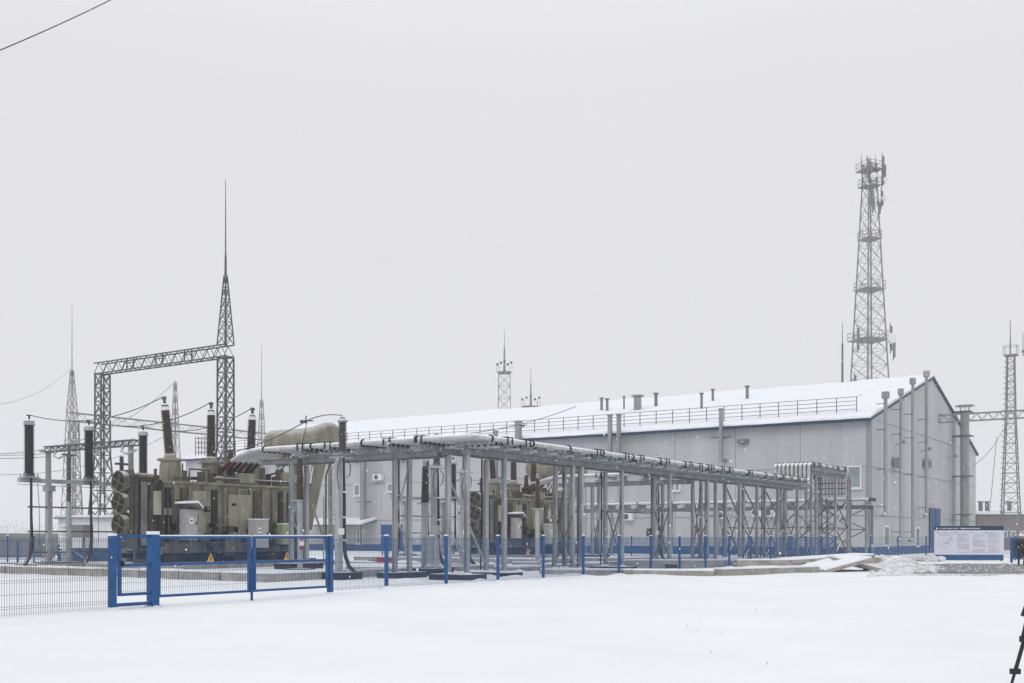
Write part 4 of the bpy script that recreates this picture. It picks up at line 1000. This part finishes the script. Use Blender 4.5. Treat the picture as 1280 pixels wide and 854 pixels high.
wire('faint conductor from the left edge passing behind the terminations', (PX(-60,70),70,z_of(566,70)), (PX(219,120),120,z_of(477,120)), 2.5, 0.03, 'lattice_far')
for k, (y0, y1, lab) in enumerate(((568,567,'upper'),(572,571,'lower'))):
    wire(f'{lab} of two thin conductors at the left edge behind the concrete pole', (PX(-40,64),64,z_of(y0,64)), (PX(60,66),66,z_of(y1,66)), 0.08, 0.02)
wire('faint conductor at lower left sloping up to the gantry', (PX(-40,75),75,z_of(592,75)), (PX(207,98),98,z_of(545,98)), 1.2, 0.022, 'lattice_far')
wire('slanting conductor above the hall roof left part', (PX(555,70),70,z_of(545,70)), (PX(720,88),88,z_of(508,88)), 0.4, 0.03, 'black')
wire('hanging conductor between the right lattice tower and the ventilation stack', (PX(1258,108),108,z_of(530,108)), (PX(1216,100),100,z_of(582,100)), 0.6, 0.03, 'lattice_far')
wire('hanging loop conductor below the right gantry beam', (PX(1246,107),107,z_of(545,107)), (PX(1237,107),107,z_of(640,107)), 0.1, 0.03, 'lattice_far')

# ------------------------------------------------------------------ telecom tower and far masts
Y_ = 150; a_, b_ = abp(1087, Y_)
tw = thing('telecom_tower', 'tall tapering lattice telecom tower with antenna platforms behind the hall', 'telecom tower', a_, b_, rot=0.35)
z1, z2 = z_of(475,Y_), z_of(235,Y_)
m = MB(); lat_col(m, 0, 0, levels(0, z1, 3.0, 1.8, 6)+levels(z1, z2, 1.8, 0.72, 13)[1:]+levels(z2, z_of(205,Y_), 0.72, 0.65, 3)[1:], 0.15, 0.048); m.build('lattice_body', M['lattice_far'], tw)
m = MB().bar((0.1,0.3,0),(0.1,0.3,z_of(210,Y_)),0.05).bar((0.5,0.3,0),(0.5,0.3,z_of(210,Y_)),0.05)
for k in range(130): m.bar((0.1,0.15,0.4*k+1),(0.5,0.15,0.4*k+1),0.04)
m.build('ladder', M['lattice_far'], tw)
for py, hw in ((426,2.1),(363,1.5),(300,1.15),(234,1.1),(214,1.3)):
    z = z_of(py, Y_); m = MB().box(-hw,hw,-hw,hw,z,z+0.15)
    for zz in (0.6,1.15):
        for (p, q) in (((-hw,-hw),(hw,-hw)),((hw,-hw),(hw,hw)),((hw,hw),(-hw,hw)),((-hw,hw),(-hw,-hw))): m.bar((*p,z+zz),(*q,z+zz),0.05)
    for (x, y) in ((-hw,-hw),(hw,-hw),(hw,hw),(-hw,hw),(0,-hw),(0,hw),(hw,0),(-hw,0)): m.bar((x,y,z),(x,y,z+1.2),0.05)
    m.build('platform', M['lattice_far'], tw)
rr = random.Random(5)
def antenna(x, y, z, h, w_=0.24):
    x *= 0.72 if z > 40 else 1
    z -= 1.6; MB().box(x-w_/2,x+w_/2,y-0.12,y+0.12,z,z+h).bar((x,y+.2,z-.4),(x,y+.2,z+h+.5),0.1).build('antenna', M['duct_dark'], tw)
for (x, y, py, h_) in ((-2.0,-1.5,210,2.2),(-1.6,-1.8,213,2.0),(1.9,-1.2,205,2.4),(1.5,-1.9,214,2.0),(0.9,-2.0,222,1.6),(-1.2,-1.7,243,1.8),(1.3,-1.5,246,2.0),(-0.6,-1.4,252,1.6),(0.8,-1.4,256,1.6),(-2.7,-1.0,426,3.0),(2.9,-1.0,424,3.4),(2.6,-2.0,434,2.2),(-2.9,-0.6,475,2.0)):
    antenna(x, y, z_of(py, Y_), h_)
for (x, py, r_) in ((2.1,425,0.75),(-0.9,226,0.4),(1.0,230,0.4),(0.9,252,0.35)):
    z = z_of(py, Y_); MB().lathe((x,-2.3,z),(0,1,0),[(r_*.9,0),(r_,0.15),(r_,0.5)],18).bar((x,-2,z),(x*.5,-1,z),0.1).build('dish', M['pvc'], tw)
m = MB()
for (x, y, py) in ((-1.4,0,194),(1.3,0.4,190),(1.5,-1.2,200),(0.2,0,196)): m.cyl((x,y,z_of(214,Y_)),(x,y,z_of(py,Y_)),0.07,0.03,n=6)
m.build('whip_antenna', M['lattice_far'], tw)

Y_ = 110; a_, b_ = abp(1263.5, Y_)
rt = thing('lattice_tower', 'narrow ladder-like lattice tower with platform and rods at the right edge', 'lattice tower', a_, b_)
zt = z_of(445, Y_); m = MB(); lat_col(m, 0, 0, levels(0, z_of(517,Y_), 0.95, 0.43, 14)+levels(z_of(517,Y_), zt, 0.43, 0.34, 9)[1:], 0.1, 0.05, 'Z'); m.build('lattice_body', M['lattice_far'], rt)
m = MB()
for k in range(34): z = 1.5+k*0.55; m.bar((-1.2+0.02*k,0.5+.5-0.015*k,z),(-0.6+.02*k,1.0-.5-0.0*k,z),0.06)
m.build('climbing_peg', M['lattice_far'], rt)
m = MB().box(-.62,.62,-.62,.62,zt,zt+0.12)
for (x, y) in ((-0.62,-0.62),(0.62,-0.62),(0.62,0.62),(-0.62,0.62)): m.bar((x,y,zt),(x,y,zt+1.0),0.05)
for (p, q) in (((-0.62,-0.62),(0.62,-0.62)),((0.62,-0.62),(0.62,0.62)),((0.62,0.62),(-0.62,0.62)),((-0.62,0.62),(-0.62,-0.62))): m.bar((*p,zt+1),(*q,zt+1),0.04)
m.box(0.7,1.3,-1.3,-0.9,zt+0.4,zt+0.62); m.build('platform', M['lattice_far'], rt)
MB().cyl((-0.3,0,zt),(-0.3,0,z_of(400,Y_)),0.09,0.03,n=6).cyl((1.0,-1,zt),(1.0,-1,z_of(415,Y_)),0.05,0.03,n=6).build('rod', M['lattice_far'], rt)
# gantry beam
a0, b0 = abp(1300, 106); gz = z_of(524, 108)
gt = thing('far_gantry', 'horizontal lattice gantry beam between the hall and the right tower', 'gantry', a0, b0)
m = MB(); truss(m, (0,0,gz), (0,16,gz), 0.6, 0.75, 15, 0.1, 0.045); m.build('crossbeam', M['lattice_far'], gt)
m = MB(); lat_col(m, 0, 15.6, levels(0,gz,0.5,0.3,10), 0.08, 0.04); m.build('column', M['lattice_far'], gt)
m = MB(); lat_col(m, 0, 0.4, levels(0,gz,0.5,0.3,10), 0.08, 0.04); m.build('column', M['lattice_far'], gt)

def floodmast(px, Y, label, py_p, py_tip, hw, pw, group=None):
    a, b = abp(px, Y); o = thing('floodlight_mast', label, 'mast', a, b, rot=0)
    z = z_of(py_p, Y); m = MB(); lat_col(m, 0, 0, levels(0, z, hw*1.2, hw*0.8, 14), 0.11, 0.05); m.build('lattice_body', M['lattice_far'], o)
    m = MB().lathe((0,0,z),(0,0,1),[(pw*0.5,-0.1),(pw,0.1),(pw,0.22)],10)
    for k in range(8):
        an = k*math.pi/4; m.bar((pw*math.cos(an),pw*math.sin(an),z+.2),(pw*math.cos(an),pw*math.sin(an),z+1.2),0.05)
    m.build('platform', M['lattice_far'], o)
    m = MB()
    for k in range(5): x = pw*(-0.9+0.45*k); m.box(x-0.16,x+0.16,-0.3,0.1,z+1.2+0.25*(k%3),z+1.5+.25*(k%3))
    m.build('floodlight', M['lattice'], o)
    MB().cyl((0,0,z),(0,0,z+(z_of(py_tip,Y)-z)*0.6),0.2,0.1,n=8).cyl((0,0,z+(z_of(py_tip,Y)-z)*0.6),(0,0,z_of(py_tip,Y)),0.06,0.03,n=6).build('rod', M['lattice_far'], o)
floodmast(630.5, 160, 'distant floodlight mast above the hall roof, showing its open lattice', 467, 412, 1.05, 1.15)
floodmast(663.5, 170, 'distant mast head whose platform sits just on the hall ridge line', 510, 458, 1.2, 1.5)
a_, b_ = abp(1053, 140)
o = MB().cyl((0,0,0),(0,0,z_of(430,140)),0.22,0.12,n=8).cyl((0,0,z_of(430,140)),(0,0,z_of(403,140)),0.06,0.03,n=6).build('lightning_rod', M['lattice']); o.location = W(a_, b_); tag(o, 'thin plain pole standing just left of the telecom tower', 'pole')

# ------------------------------------------------------------------ background buildings
a_, b_ = abp(73, 66)
wb = thing('modular_cabin', 'low white modular cabin with blue base behind the left transformer', 'cabin', a_, b_, rot=0.02)
zt = z_of(649, 66)
MB().box(0,6.6,0,3,0.95,zt).build('wall', M['white'], wb); MB().box(-0.04,6.64,-0.04,3.04,-0.1,0.95).build('plinth', M['blue_dull'], wb)
MB().box(-0.2,6.8,-0.25,3.2,zt,zt+0.12).build('roof', M['duct'], wb); MB().box(-0.15,6.75,-0.2,3.15,zt+.122,zt+0.25).build('roof_snow', M['snow_cap'], wb)
a_, b_ = abp(76, 84)
cw = thing('concrete_wall', 'grey concrete perimeter wall at the far left edge', 'wall', a_, b_, rot=math.pi+0.05)
m = MB()
for k in range(9): m.box(3*k,3*k+2.96,0,0.16,-0.1,1.9)
m.build('wall_panel', M['concrete_dark'], cw)
m = MB().box(0,27,-0.02,0.18,1.902,1.97); m.build('wall_snow', M['snow_cap'], cw)
# left end blue pipe rail
a_, b_ = abp(75, 62)
o = thing('blue_railing', 'low blue rail with posts at the far left before the concrete wall', 'railing', a_, b_, rot=math.pi)
for k in range(4): MB().box(2.4*k,2.4*k+0.09,0,0.09,0,1.35).build('post', M['blue_dull'], o)
MB().bar((0,0,0.55),(9,0,0.55),0.06).bar((0,0,0.1),(9,0,0.1),0.06).build('rail', M['blue_dull'], o)
# brick building right
a_, b_ = abp(1221, 128)
bb_ = thing('brick_shed', 'low grey brick building with snow roof behind the information board', 'building', a_, b_, rot=0)
zt = z_of(643, 128)
MB().box(0,16,0,8,0,zt).build('wall', M['brick'], bb_); MB().box(-0.3,16.3,-0.3,8.3,zt,zt+0.4).build('roof_snow', M['snow_cap'], bb_)
m = MB()
for x in (0.8,1.6,4.3): m.box(x,x+0.35,1,1.4,zt+.4,zt+1.5).box(x-0.1,x+0.45,0.9,1.5,zt+1.5,zt+1.6)
m.build('chimney', M['duct_dark'], bb_)
for k in range(7):
    f = MB().box(2+1.0*k,2.7+1.0*k,-0.08,-0.003,1.5,2.3).build('window', M['pvc'], bb_); MB().box(2.1+1.0*k,2.6+1.0*k,-0.1,-0.082,1.58,2.2).build('pane', M['glass'], f)
a_, b_ = abp(1189, 135)
bc = thing('brick_shed', 'small dark brick block peeping out right of the ventilation stack', 'building', a_, b_, rot=0)
MB().box(0,4.4,0,6,0,z_of(647,135)).build('wall', M['brick'], bc); MB().box(-0.2,4.6,-0.2,6.2,z_of(647,135),z_of(647,135)+0.3).build('roof_snow', M['snow_cap'], bc)
# frosted tree line
m = MB(); rr = random.Random(11)
for k in range(5200):
    x = rr.uniform(-190,-60); cl = 1.6+1.3*math.sin(x*0.35)+0.8*math.sin(x*0.9+1); z = rr.uniform(0.2, 4.2+cl*rr.random()); y = 300+rr.uniform(-6,6); s = rr.uniform(.15,.5)
    d = Vector((rr.uniform(-1,1),rr.uniform(-1,1),rr.uniform(-.4,1))).normalized()*s
    m.bar((x,y,z),(x+d.x,y+d.y,z+d.z*1.6),0.07)
o = m.build('tree_line', M['frost']); tag(o, 'pale frosted scrub on the far left horizon', 'trees', kind='stuff')
struct(MB().box(-260,-50,296,306,-0.2,1.2).build('far_bank', M['frost']))

# ------------------------------------------------------------------ information board
Yb = 72.0; bx0, bx1 = PX(1168,Yb), PX(1254.5,Yb); Wd = bx1-bx0; zt = z_of(657.5,Yb); zb = z_of(700,Yb)-0.02
ib = bpy.data.objects.new('information_board', None); COL.objects.link(ib); ib.location = (bx0, Yb, 0)
tag(ib, 'wide blue and white information board covered in small print', 'information board')
MB().box(0,Wd,0,0.08,zb,zt).build('frame', M['navy'], ib)
hh = (zt-zb)
MB().box(0.01,Wd-0.01,-0.012,-0.002,zt-hh*0.125,zt-0.01).build('header', M['navy'], ib)
MB().box(-0.02,Wd+0.02,-0.014,-0.002,zb+hh*0.16,zt-hh*0.13).build('print_sheet', M['paper'], ib)
MB().box(0.01,Wd-0.01,-0.013,-0.002,zb+0.01,zb+hh*0.155).build('footer', M['blue_dull'], ib)
rr = random.Random(2)
m = MB(); x = 0.34; zc = zt-hh*0.075
m.cyl((0.16,-0.02,zc),(0.16,-0.013,zc),0.06,n=14)
while x < Wd*0.66:
    L = rr.uniform(0.04,0.07); m.box(x,x+L*0.72,-0.018,-0.013,zc-0.035,zc+0.035); x += L+(0.08 if rr.random() < .16 else 0.012)
m.build('header_lettering', M['pvc'], ib)
m = MB(); top = zt-hh*0.2; bot = zb+hh*0.22
colx = [0.32, 1.42+0.1, 2.6, 3.6]; cw_ = [0.95, 0.82, 0.82, 0.78]
for ci, (cx, cwid) in enumerate(zip(colx, cw_)):
    z = top; li = 0; m = MB()
    while z > bot:
        if ci == 0 and li > 3: break
        if not (ci and rr.random() < .12):
            x = cx; xe = cx+cwid*(rr.uniform(.55,1) if rr.random() < .3 else 1)
            while x < xe:
                L = rr.uniform(0.03,0.1); m.box(x,min(x+L,xe),-0.0195,-0.0145,z-0.012,z+0.012); x += L+0.022
        z -= 0.058; li += 1
    m.build('text_block', M['ink_grey'], ib)
m = MB()
for cx in (0.18,1.38,2.46,3.46): m.box(cx,cx+0.08,-0.02,-0.0145,top-0.01,top+0.05)
m.build('heading_mark', M['ink'], ib)
# site plan drawing
m = MB(); zx = bot+0.25
for k in range(16):
    x = rr.uniform(0.22,1.15); z = zx+rr.uniform(0,0.75); m.box(x,x+rr.uniform(.04,.3),-0.0195,-0.0145,z,z+0.02)
    m.box(x,x+0.015,-0.0194,-0.0146,z,z+rr.uniform(.05,.25))
m.build('plan_drawing', M['ink_grey'], ib)
MB().box(0.3,0.4,0.0+0.09,0.9,0,0.1).bar((0.35,0.1,1.6),(0.35,0.9,0.1),0.06).bar((Wd-.35,0.1,1.6),(Wd-.35,0.9,0.1),0.06).box(0.05,0.15,0.081,0.16,0,zt-.1).box(Wd-0.15,Wd-.05,0.081,0.16,0,zt-.1).build('strut', M['galv_dark'], ib)

# blue frame gate behind the worker, car-like white container
o = thing('blue_barrier', 'small blue metal barrier frame just left of the worker', 'barrier', *abp(1263, 68), rot=0)
MB().box(0,0.14,-0.05,0.05,0,1.62).box(1.3,1.44,-0.05,0.05,0,1.62).box(0.14,1.3,-0.04,0.04,1.42,1.6).box(0.14,1.3,-0.04,0.04,0.2,0.3).build('frame', M['blue_dull'], o)
MB().box(0.14,1.3,-0.01,0.01,0.3,1.42).build('panel', M['navy'], o)

# ------------------------------------------------------------------ yard odds and ends
o = thing('sand_box', 'low red fire sand box in the yard behind the mesh fence', 'sand box', *abp(471, 58), rot=0.2)
MB().box(0,1.0,0,0.6,0.2,0.5).box(-0.03,1.03,-0.03,0.63,0.5,0.54).build('box', M['red'], o)
MB().box(-0.02,1.02,-0.02,0.62,0.542,0.62).build('snow_cap', M['snow_cap'], o)
o = thing('extinguisher_stand', 'red and white fire notice hanging on a post by the transformer', 'fire notice', *abp(377, 44), rot=0.3)
MB().box(-0.1,0.1,-0.02,0.0,1.3,1.52).build('white_plate', M['pvc'], o); MB().cyl((0,0,1.15),(0,0,1.3),0.08,n=12).lathe((0,0,1.52),(0,0,1),[(0.1,0),(0.08,.08),(0,.14)],12,smooth=True).build('red_part', M['red'], o)
MB().bar((0,0.03,0.3),(0,0.03,1.55),0.05).build('post', M['galv'], o)

def slab(label, pts, h0, h1, wd, name='concrete_kerb', group='loose concrete beams at the fence'):
    # polyline of world points -> raised concrete beam with snow on top
    o = bpy.data.objects.new(name, None); COL.objects.link(o); tag(o, label, 'concrete beam', group)
    m = MB(); s = MB()
    for (p, q) in zip(pts[:-1], pts[1:]):
        p = Vector((*p,0)); q = Vector((*q,0))
        m.bar(p+Vector((0,0,(h0+h1)/2)), q+Vector((0,0,(h0+h1)/2)), wd, h1-h0)
        d = (q-p).normalized()*0.04
        s.bar(p+d+Vector((0,0,h1+0.032)), q-d+Vector((0,0,h1+0.032)), wd*0.96, 0.06)
    m.build('beam', M['concrete'], o); s.build('snow_cap', M['snow_cap'], o)
    return o
slab('long concrete beam with snow lying in front of the fence posts', [(PX(676,46.5),46.5),(PX(790,45.6),45.6),(PX(893,44.6),44.6)], -0.05, 0.24, 0.6)
slab('concrete beam rising to the right after the long beam', [(PX(897,44.9),44.9),(PX(1018,48.5),48.5)], -0.05, 0.3, 0.6)
slab('second row concrete beam lying behind the fence', [(PX(772,56),56),(PX(905,56),56),(PX(1005,57),57)], 0.0, 0.42, 0.5)
slab('short concrete beam behind the fence near the farther transformer', [(PX(640,52),52),(PX(676,52),52)], 0.0, 0.4, 0.5)
slab('low concrete beam between black bases beyond the double gate', [(PX(436,47),47),(PX(486,46),46)], 0.0, 0.34, 0.5)
slab('thin concrete duct edge right of the farther transformer', [(PX(690,60),60),(PX(800,60.5),60.5)], 0.0, 0.45, 0.4)
slab('upper concrete beam behind the tilted slabs', [(PX(1042,62),62),(PX(1100,62),62)], 0.1, 0.45, 0.6)
# tilted slabs
def tslab(label, c, L, wd, tilt, rz, th=0.16):
    o = bpy.data.objects.new('concrete_slab', None); COL.objects.link(o); o.location = c; o.rotation_euler = (0, tilt, rz); tag(o, label, 'concrete slab', 'tilted snowy slabs')
    MB().box(-L/2,L/2,-wd/2,wd/2,-th,0).build('slab', M['concrete'], o); MB().box(-L/2+.02,L/2-.02,-wd/2+.02,wd/2-.02,0.003,0.07).build('snow_cap', M['snow_cap'], o)
tslab('left tilted snow covered slab at the end of the concrete beams', (PX(1040,50),50,0.42), 2.6, 2.6, -0.22, 0.3)
tslab('right tilted snow covered slab leaning down towards the road', (PX(1072,51),51,0.38), 2.6, 1.9, 0.24, -0.1)
tslab('flat slab under deep snow behind the two tilted ones', (PX(1030,58),58,0.55), 4.6, 2.5, -0.06, 0.1)
# cable trench covers
rr = random.Random(4)
for k in range(7):
    px, Y = ((650,50),(700,54),(745,55),(860,60),(960,62),(905,63),(800,64))[k]
    o = thing('trench_cover', ('snowy cover slab left of the braced rack legs','snowy cover slab under the rack behind the fourth mesh post','snowy cover slab near the middle of the fence','snowy cover slab beyond the double rack legs','snowy cover slab near the far end of the fence','snowy cover slab beneath the far rack legs','snowy cover slab beside the far transformer arm')[k], 'cover slab', *abp(px, Y), group='trench cover slabs')
    MB().box(-1.2,1.2,-0.7,0.7,0.0,0.26+0.02*k).build('slab', M['concrete'], o); MB().box(-1.17,1.17,-0.67,0.67,0.262+0.02*k,0.33+.02*k).build('snow_cap', M['snow_cap'], o)

# ------------------------------------------------------------------ snow banks: lumps of cleared snow
def lump(m, x, y, z, s, rr, flat=0.7):
    n1, n2 = 5, 7; vs = []
    for i in range(n1):
        th = math.pi*(i+0.5)/n1
        for k in range(n2):
            ph = 2*math.pi*k/n2+0.4*i; r = s*(0.8+0.4*rr.random()); vs.append((x+r*math.sin(th)*math.cos(ph), y+r*math.sin(th)*math.sin(ph), z+r*math.cos(th)*flat))
    fs = [(i*n2+k, (i+1)*n2+k, (i+1)*n2+(k+1)%n2, i*n2+(k+1)%n2) for i in range(n1-1) for k in range(n2)]
    fs += [tuple(range(n2)), tuple(range((n1-1)*n2, n1*n2))[::-1]]
    m.add(vs, fs, False)
m = MB(); rr = random.Random(8)
for k in range(1500):
    t = rr.random(); px = 1085+t*230; Y = 45.2+rr.gauss(0,0.35)+0.5*math.sin(px*0.05); x = PX(px, Y); s = rr.uniform(.02,.075)
    lump(m, x, Y, g(x,Y)+s*0.25, s, rr)
for k in range(1300):
    px = rr.gauss(1122,20); Y = rr.gauss(54,2.6); x = PX(px, Y); hgt = 0.5*math.exp(-((px-1125)/26)**2-((Y-55)/3)**2)
    s = rr.uniform(.05,.2); lump(m, x, Y, hgt*0.9, s, rr)
for k in range(260):
    px = rr.uniform(1150,1290); Y = rr.uniform(50,66); x = PX(px, Y); s = rr.uniform(.02,.06); lump(m, x, Y, 0.02, s, rr)
for k in range(300):
    px = rr.uniform(1040,1180); Y = rr.gauss(70,1.2); x = PX(px, Y); s = rr.uniform(.08,.25); lump(m, x, Y, 0.08+0.2*rr.random(), s, rr)
o = m.build('snow_rubble', M['dirty_snow']); tag(o, 'broken lumps of shovelled snow along the road edge', 'snow', kind='stuff')
# mound body
mm_ = MB(); xs2 = lin(PX(1040,55), PX(1190,55), 70); ys2 = lin(48, 64, 50); nx = len(xs2)
def mound(x, y):
    px = 640+1334*x/y
    return -0.06+0.62*math.exp(-((px-1122)/28)**2-((y-55.5)/3.2)**2)*(1+0.25*wob(x*2,y*2)+.1*wob(x*6,y*6))+0.10*math.exp(-((px-1165)/22)**2-((y-62)/1.8)**2)
mm_.add([(x,y,mound(x,y)) for y in ys2 for x in xs2], [(j*nx+i,j*nx+i+1,(j+1)*nx+i+1,(j+1)*nx+i) for j in range(49) for i in range(nx-1)], True)
struct(mm_.build('snow_bank', M['snow_cap']))
# yard drifts along the fence and around bases
m = MB(); rr = random.Random(21)
for k in range(420):
    a = rr.uniform(28, 84); b = rr.uniform(22.5, 60); p = W(a, b)
    if 27 < a < 43.5 and b > 29 or 53 < a < 69 and b > 29: continue
    m.lathe((p.x,p.y,-0.03),(0,0,1),[(rr.uniform(.5,1.4),0),(rr.uniform(.3,.5),0.08+.1*rr.random()),(0.08,0.12+.12*rr.random())],9,smooth=True)
for k in range(16):
    a = 24.95+3*k; p = W(a, FB); zg = g(p.x, p.y)
    m.lathe((p.x,p.y,zg-0.03),(0,0,1),[(rr.uniform(.35,.6),0),(rr.uniform(.15,.25),0.07+.04*rr.random()),(0.05,0.10+.05*rr.random())],10,smooth=True)
for a in (15.3, 16.42, 22.48):
    p = W(a, FB); zg = g(p.x, p.y); m.lathe((p.x,p.y,zg-0.03),(0,0,1),[(.35,0),(.16,0.05),(0.07,0.08)],12,smooth=True)
for t_ in trs:
    for a in (t_ if isinstance(t_, tuple) else (t_,)):
        for b in (kb+ya, kb+yb):
            p = W(a, b); m.lathe((p.x,p.y,0.2),(0,0,1),[(.28,0),(.16,0.06+.04*rr.random()),(0.1,0.09)],9,smooth=True)
o = m.build('snow_drifts', M['snow_cap']); o['kind'] = 'stuff'; tag(o, 'soft low snow drifts over the yard floor', 'snow')

# ------------------------------------------------------------------ worker
def person():
    vs = [(0,0,0.95),(0,0,1.15),(0,0.01,1.38),(0,0.0,1.5),(0,-0.02,1.6),(0,-0.03,1.70),
          (-0.19,0,1.42),(-0.27,-0.02,1.16),(-0.17,-0.2,1.05),(-0.1,-0.25,1.07),
          (0.19,0,1.42),(0.27,-0.02,1.16),(0.17,-0.2,1.05),(0.1,-0.25,1.07),
          (-0.1,0,0.9),(-0.12,-0.02,0.5),(-0.13,0.02,0.1),(-0.14,-0.13,0.05),
          (0.1,0,0.9),(0.13,0.0,0.5),(0.15,0.03,0.1),(0.17,-0.11,0.05)]
    ed = [(0,1),(1,2),(2,3),(3,4),(4,5),(2,6),(6,7),(7,8),(8,9),(2,10),(10,11),(11,12),(12,13),(0,14),(14,15),(15,16),(16,17),(0,18),(18,19),(19,20),(20,21)]
    rad = [.18,.18,.21,.085,.1,.09,.1,.085,.065,.045,.1,.085,.065,.045,.125,.085,.065,.05,.125,.085,.065,.05]
    me = bpy.data.meshes.new('body'); me.from_pydata(vs, ed, []); o = bpy.data.objects.new('body_src', me); COL.objects.link(o)
    md = o.modifiers.new('s','SKIN'); 
    for i, r in enumerate(rad): me.skin_vertices[0].data[i].radius = (r, r*0.85)
    me.skin_vertices[0].data[0].use_root = True
    o.modifiers.new('d','SUBSURF').levels = 2
    dg_ = bpy.context.evaluated_depsgraph_get(); em = bpy.data.meshes.new_from_object(o.evaluated_get(dg_)); bpy.data.objects.remove(o)
    em.materials.append(M['cloth']); em.materials.append(M['skin'])
    for p in em.polygons:
        p.use_smooth = True; c = p.center
        if c.z > 1.53 or (c.y < -0.22 and c.z > 0.9): p.material_index = 1
    R_ = bpy.data.objects.new('person', None); COL.objects.link(R_)
    b = bpy.data.objects.new('body', em); COL.objects.link(b); b.parent = R_
    MB().lathe((0,-0.03,1.68),(0,0,1),[(0.14,0),(0.135,0.04),(0.125,0.09),(0.08,0.15),(0.02,0.165)],18,smooth=True).box(-0.1,0.1,-0.22,-0.14,1.685,1.7).build('helmet', M['helmet'], R_)
    # jacket skirt with a hem
    MB().lathe((0,0.0,0.82),(0,0,1),[(0.21,0),(0.215,0.08),(0.2,0.3),(0.205,0.5)],16,caps=False,smooth=True).build('jacket', M['cloth'], R_)
    m = MB()
    for sx in (-0.035, 0.035): m.cbox((sx,-0.128,1.645),(0.025,0.012,0.012))
    m.build('eyes', M['ink'], R_); MB().add([(-.012,-.12,1.6),(.012,-.12,1.6),(0,-.15,1.605),(0,-.12,1.645)],[(0,1,2),(1,3,2),(3,0,2)]).build('nose', M['skin'], R_)
    return tag(R_, 'worker in black clothes and white helmet standing at the right edge', 'person')
pr = person(); pr.location = (PX(1276.5,60),60,0.0); pr.rotation_euler.z = -0.35

# ------------------------------------------------------------------ camera tripod, lower right
tr = bpy.data.objects.new('camera_tripod', None); COL.objects.link(tr); tr.location = (PX(1303,10.0),10.0,0); tr.rotation_euler.z = 0.25
tag(tr, 'black camera tripod cut by the lower right picture edge', 'tripod')
hub = Vector((0,0,1.32))
MB().cyl((0,0,0.75),(0,0,1.5),0.018,n=12).cyl((0,0,1.26),(0,0,1.36),0.055,n=14).build('centre_column', M['tripod'], tr)
MB().lathe((0,0,1.5),(0,0,1),[(0.04,0),(0.055,0.03),(0.055,0.1),(0.03,0.13)],14).box(-0.05,0.05,-0.07,0.07,1.63,1.65).build('head', M['tripod'], tr)
MB().cyl((0,0,1.5),(-0.17,0.03,1.0),0.011,n=8).build('pan_bar', M['tripod'], tr)
MB().cyl((-0.155,0.03,1.04),(-0.19,0.035,0.95),0.02,n=8).build('pan_grip', M['tripod'], tr)
for k, an in enumerate((math.pi+0.05, math.pi+2.15, math.pi-2.05)):
    d = Vector((math.cos(an), math.sin(an), 0)); f = d*0.46+Vector((0,0,0.03)); mid = hub.lerp(f, 0.45); md2 = hub.lerp(f, 0.68)
    s = Vector((-d.y, d.x, 0))*0.028
    L = MB().cyl(hub+d*0.05+s-Vector((0,0,.02)), mid+s, 0.015, n=8).cyl(hub+d*0.05-s-Vector((0,0,.02)), mid-s, 0.015, n=8)
    L.cyl(mid-(mid-hub)*0.25, md2, 0.018, n=8).cyl(md2-(mid-hub)*.1, f, 0.013, n=8)
    lg = L.build('leg', M['tripod'], tr)
    MB().cbox(mid,(0.075,0.05,0.055)).cbox(md2,(0.085,0.05,0.05)).build('leg_clamp', M['tripod'], lg)
    MB().lathe(f-Vector((0,0,.04)),(0,0,1),[(0.02,0),(0.026,0.03),(0.014,0.07)],10).build('rubber_foot', M['black'], lg)
    MB().cyl((0,0,0.8), hub.lerp(f,0.5), 0.006, n=6).build('spreader', M['tripod'], lg)

m = MB(); rr = random.Random(77)
for k in range(16):
    if k < 11: x = rr.gauss(2.9,1.6); y = rr.gauss(21,2.2)
    else: x = rr.uniform(-9,9); y = rr.uniform(13,28)
    z = g(x,y); d = Vector((rr.uniform(-.03,.03),rr.uniform(-.03,.03),rr.uniform(.015,.05))); m.bar((x,y,z-.02),(x+d.x,y+d.y,z+d.z),0.006)
o = m.build('grass_tips', M['concrete_dark']); tag(o, 'sparse dry grass tips poking through the foreground snow', 'grass', kind='stuff')

# ------------------------------------------------------------------ falling snow
m = MB(); rr = random.Random(99)
for k in range(6000):
    y = 13+rr.random()**0.6*52; x = rr.uniform(-0.6,0.6)*y; z = rr.uniform(0.1, min(20, 1.7+0.55*y)); s = rr.uniform(.008,.019)
    m.add([(x-s,y,z),(x+s,y,z),(x,y-s,z),(x,y+s,z),(x,y,z-s*1.3),(x,y,z+s*1.3)], [(0,2,5),(2,1,5),(1,3,5),(3,0,5),(2,0,4),(1,2,4),(3,1,4),(0,3,4)])
o = m.build('falling_snow', M['snow_cap']); tag(o, 'light snowflakes drifting through the air', 'snowflakes', kind='stuff')
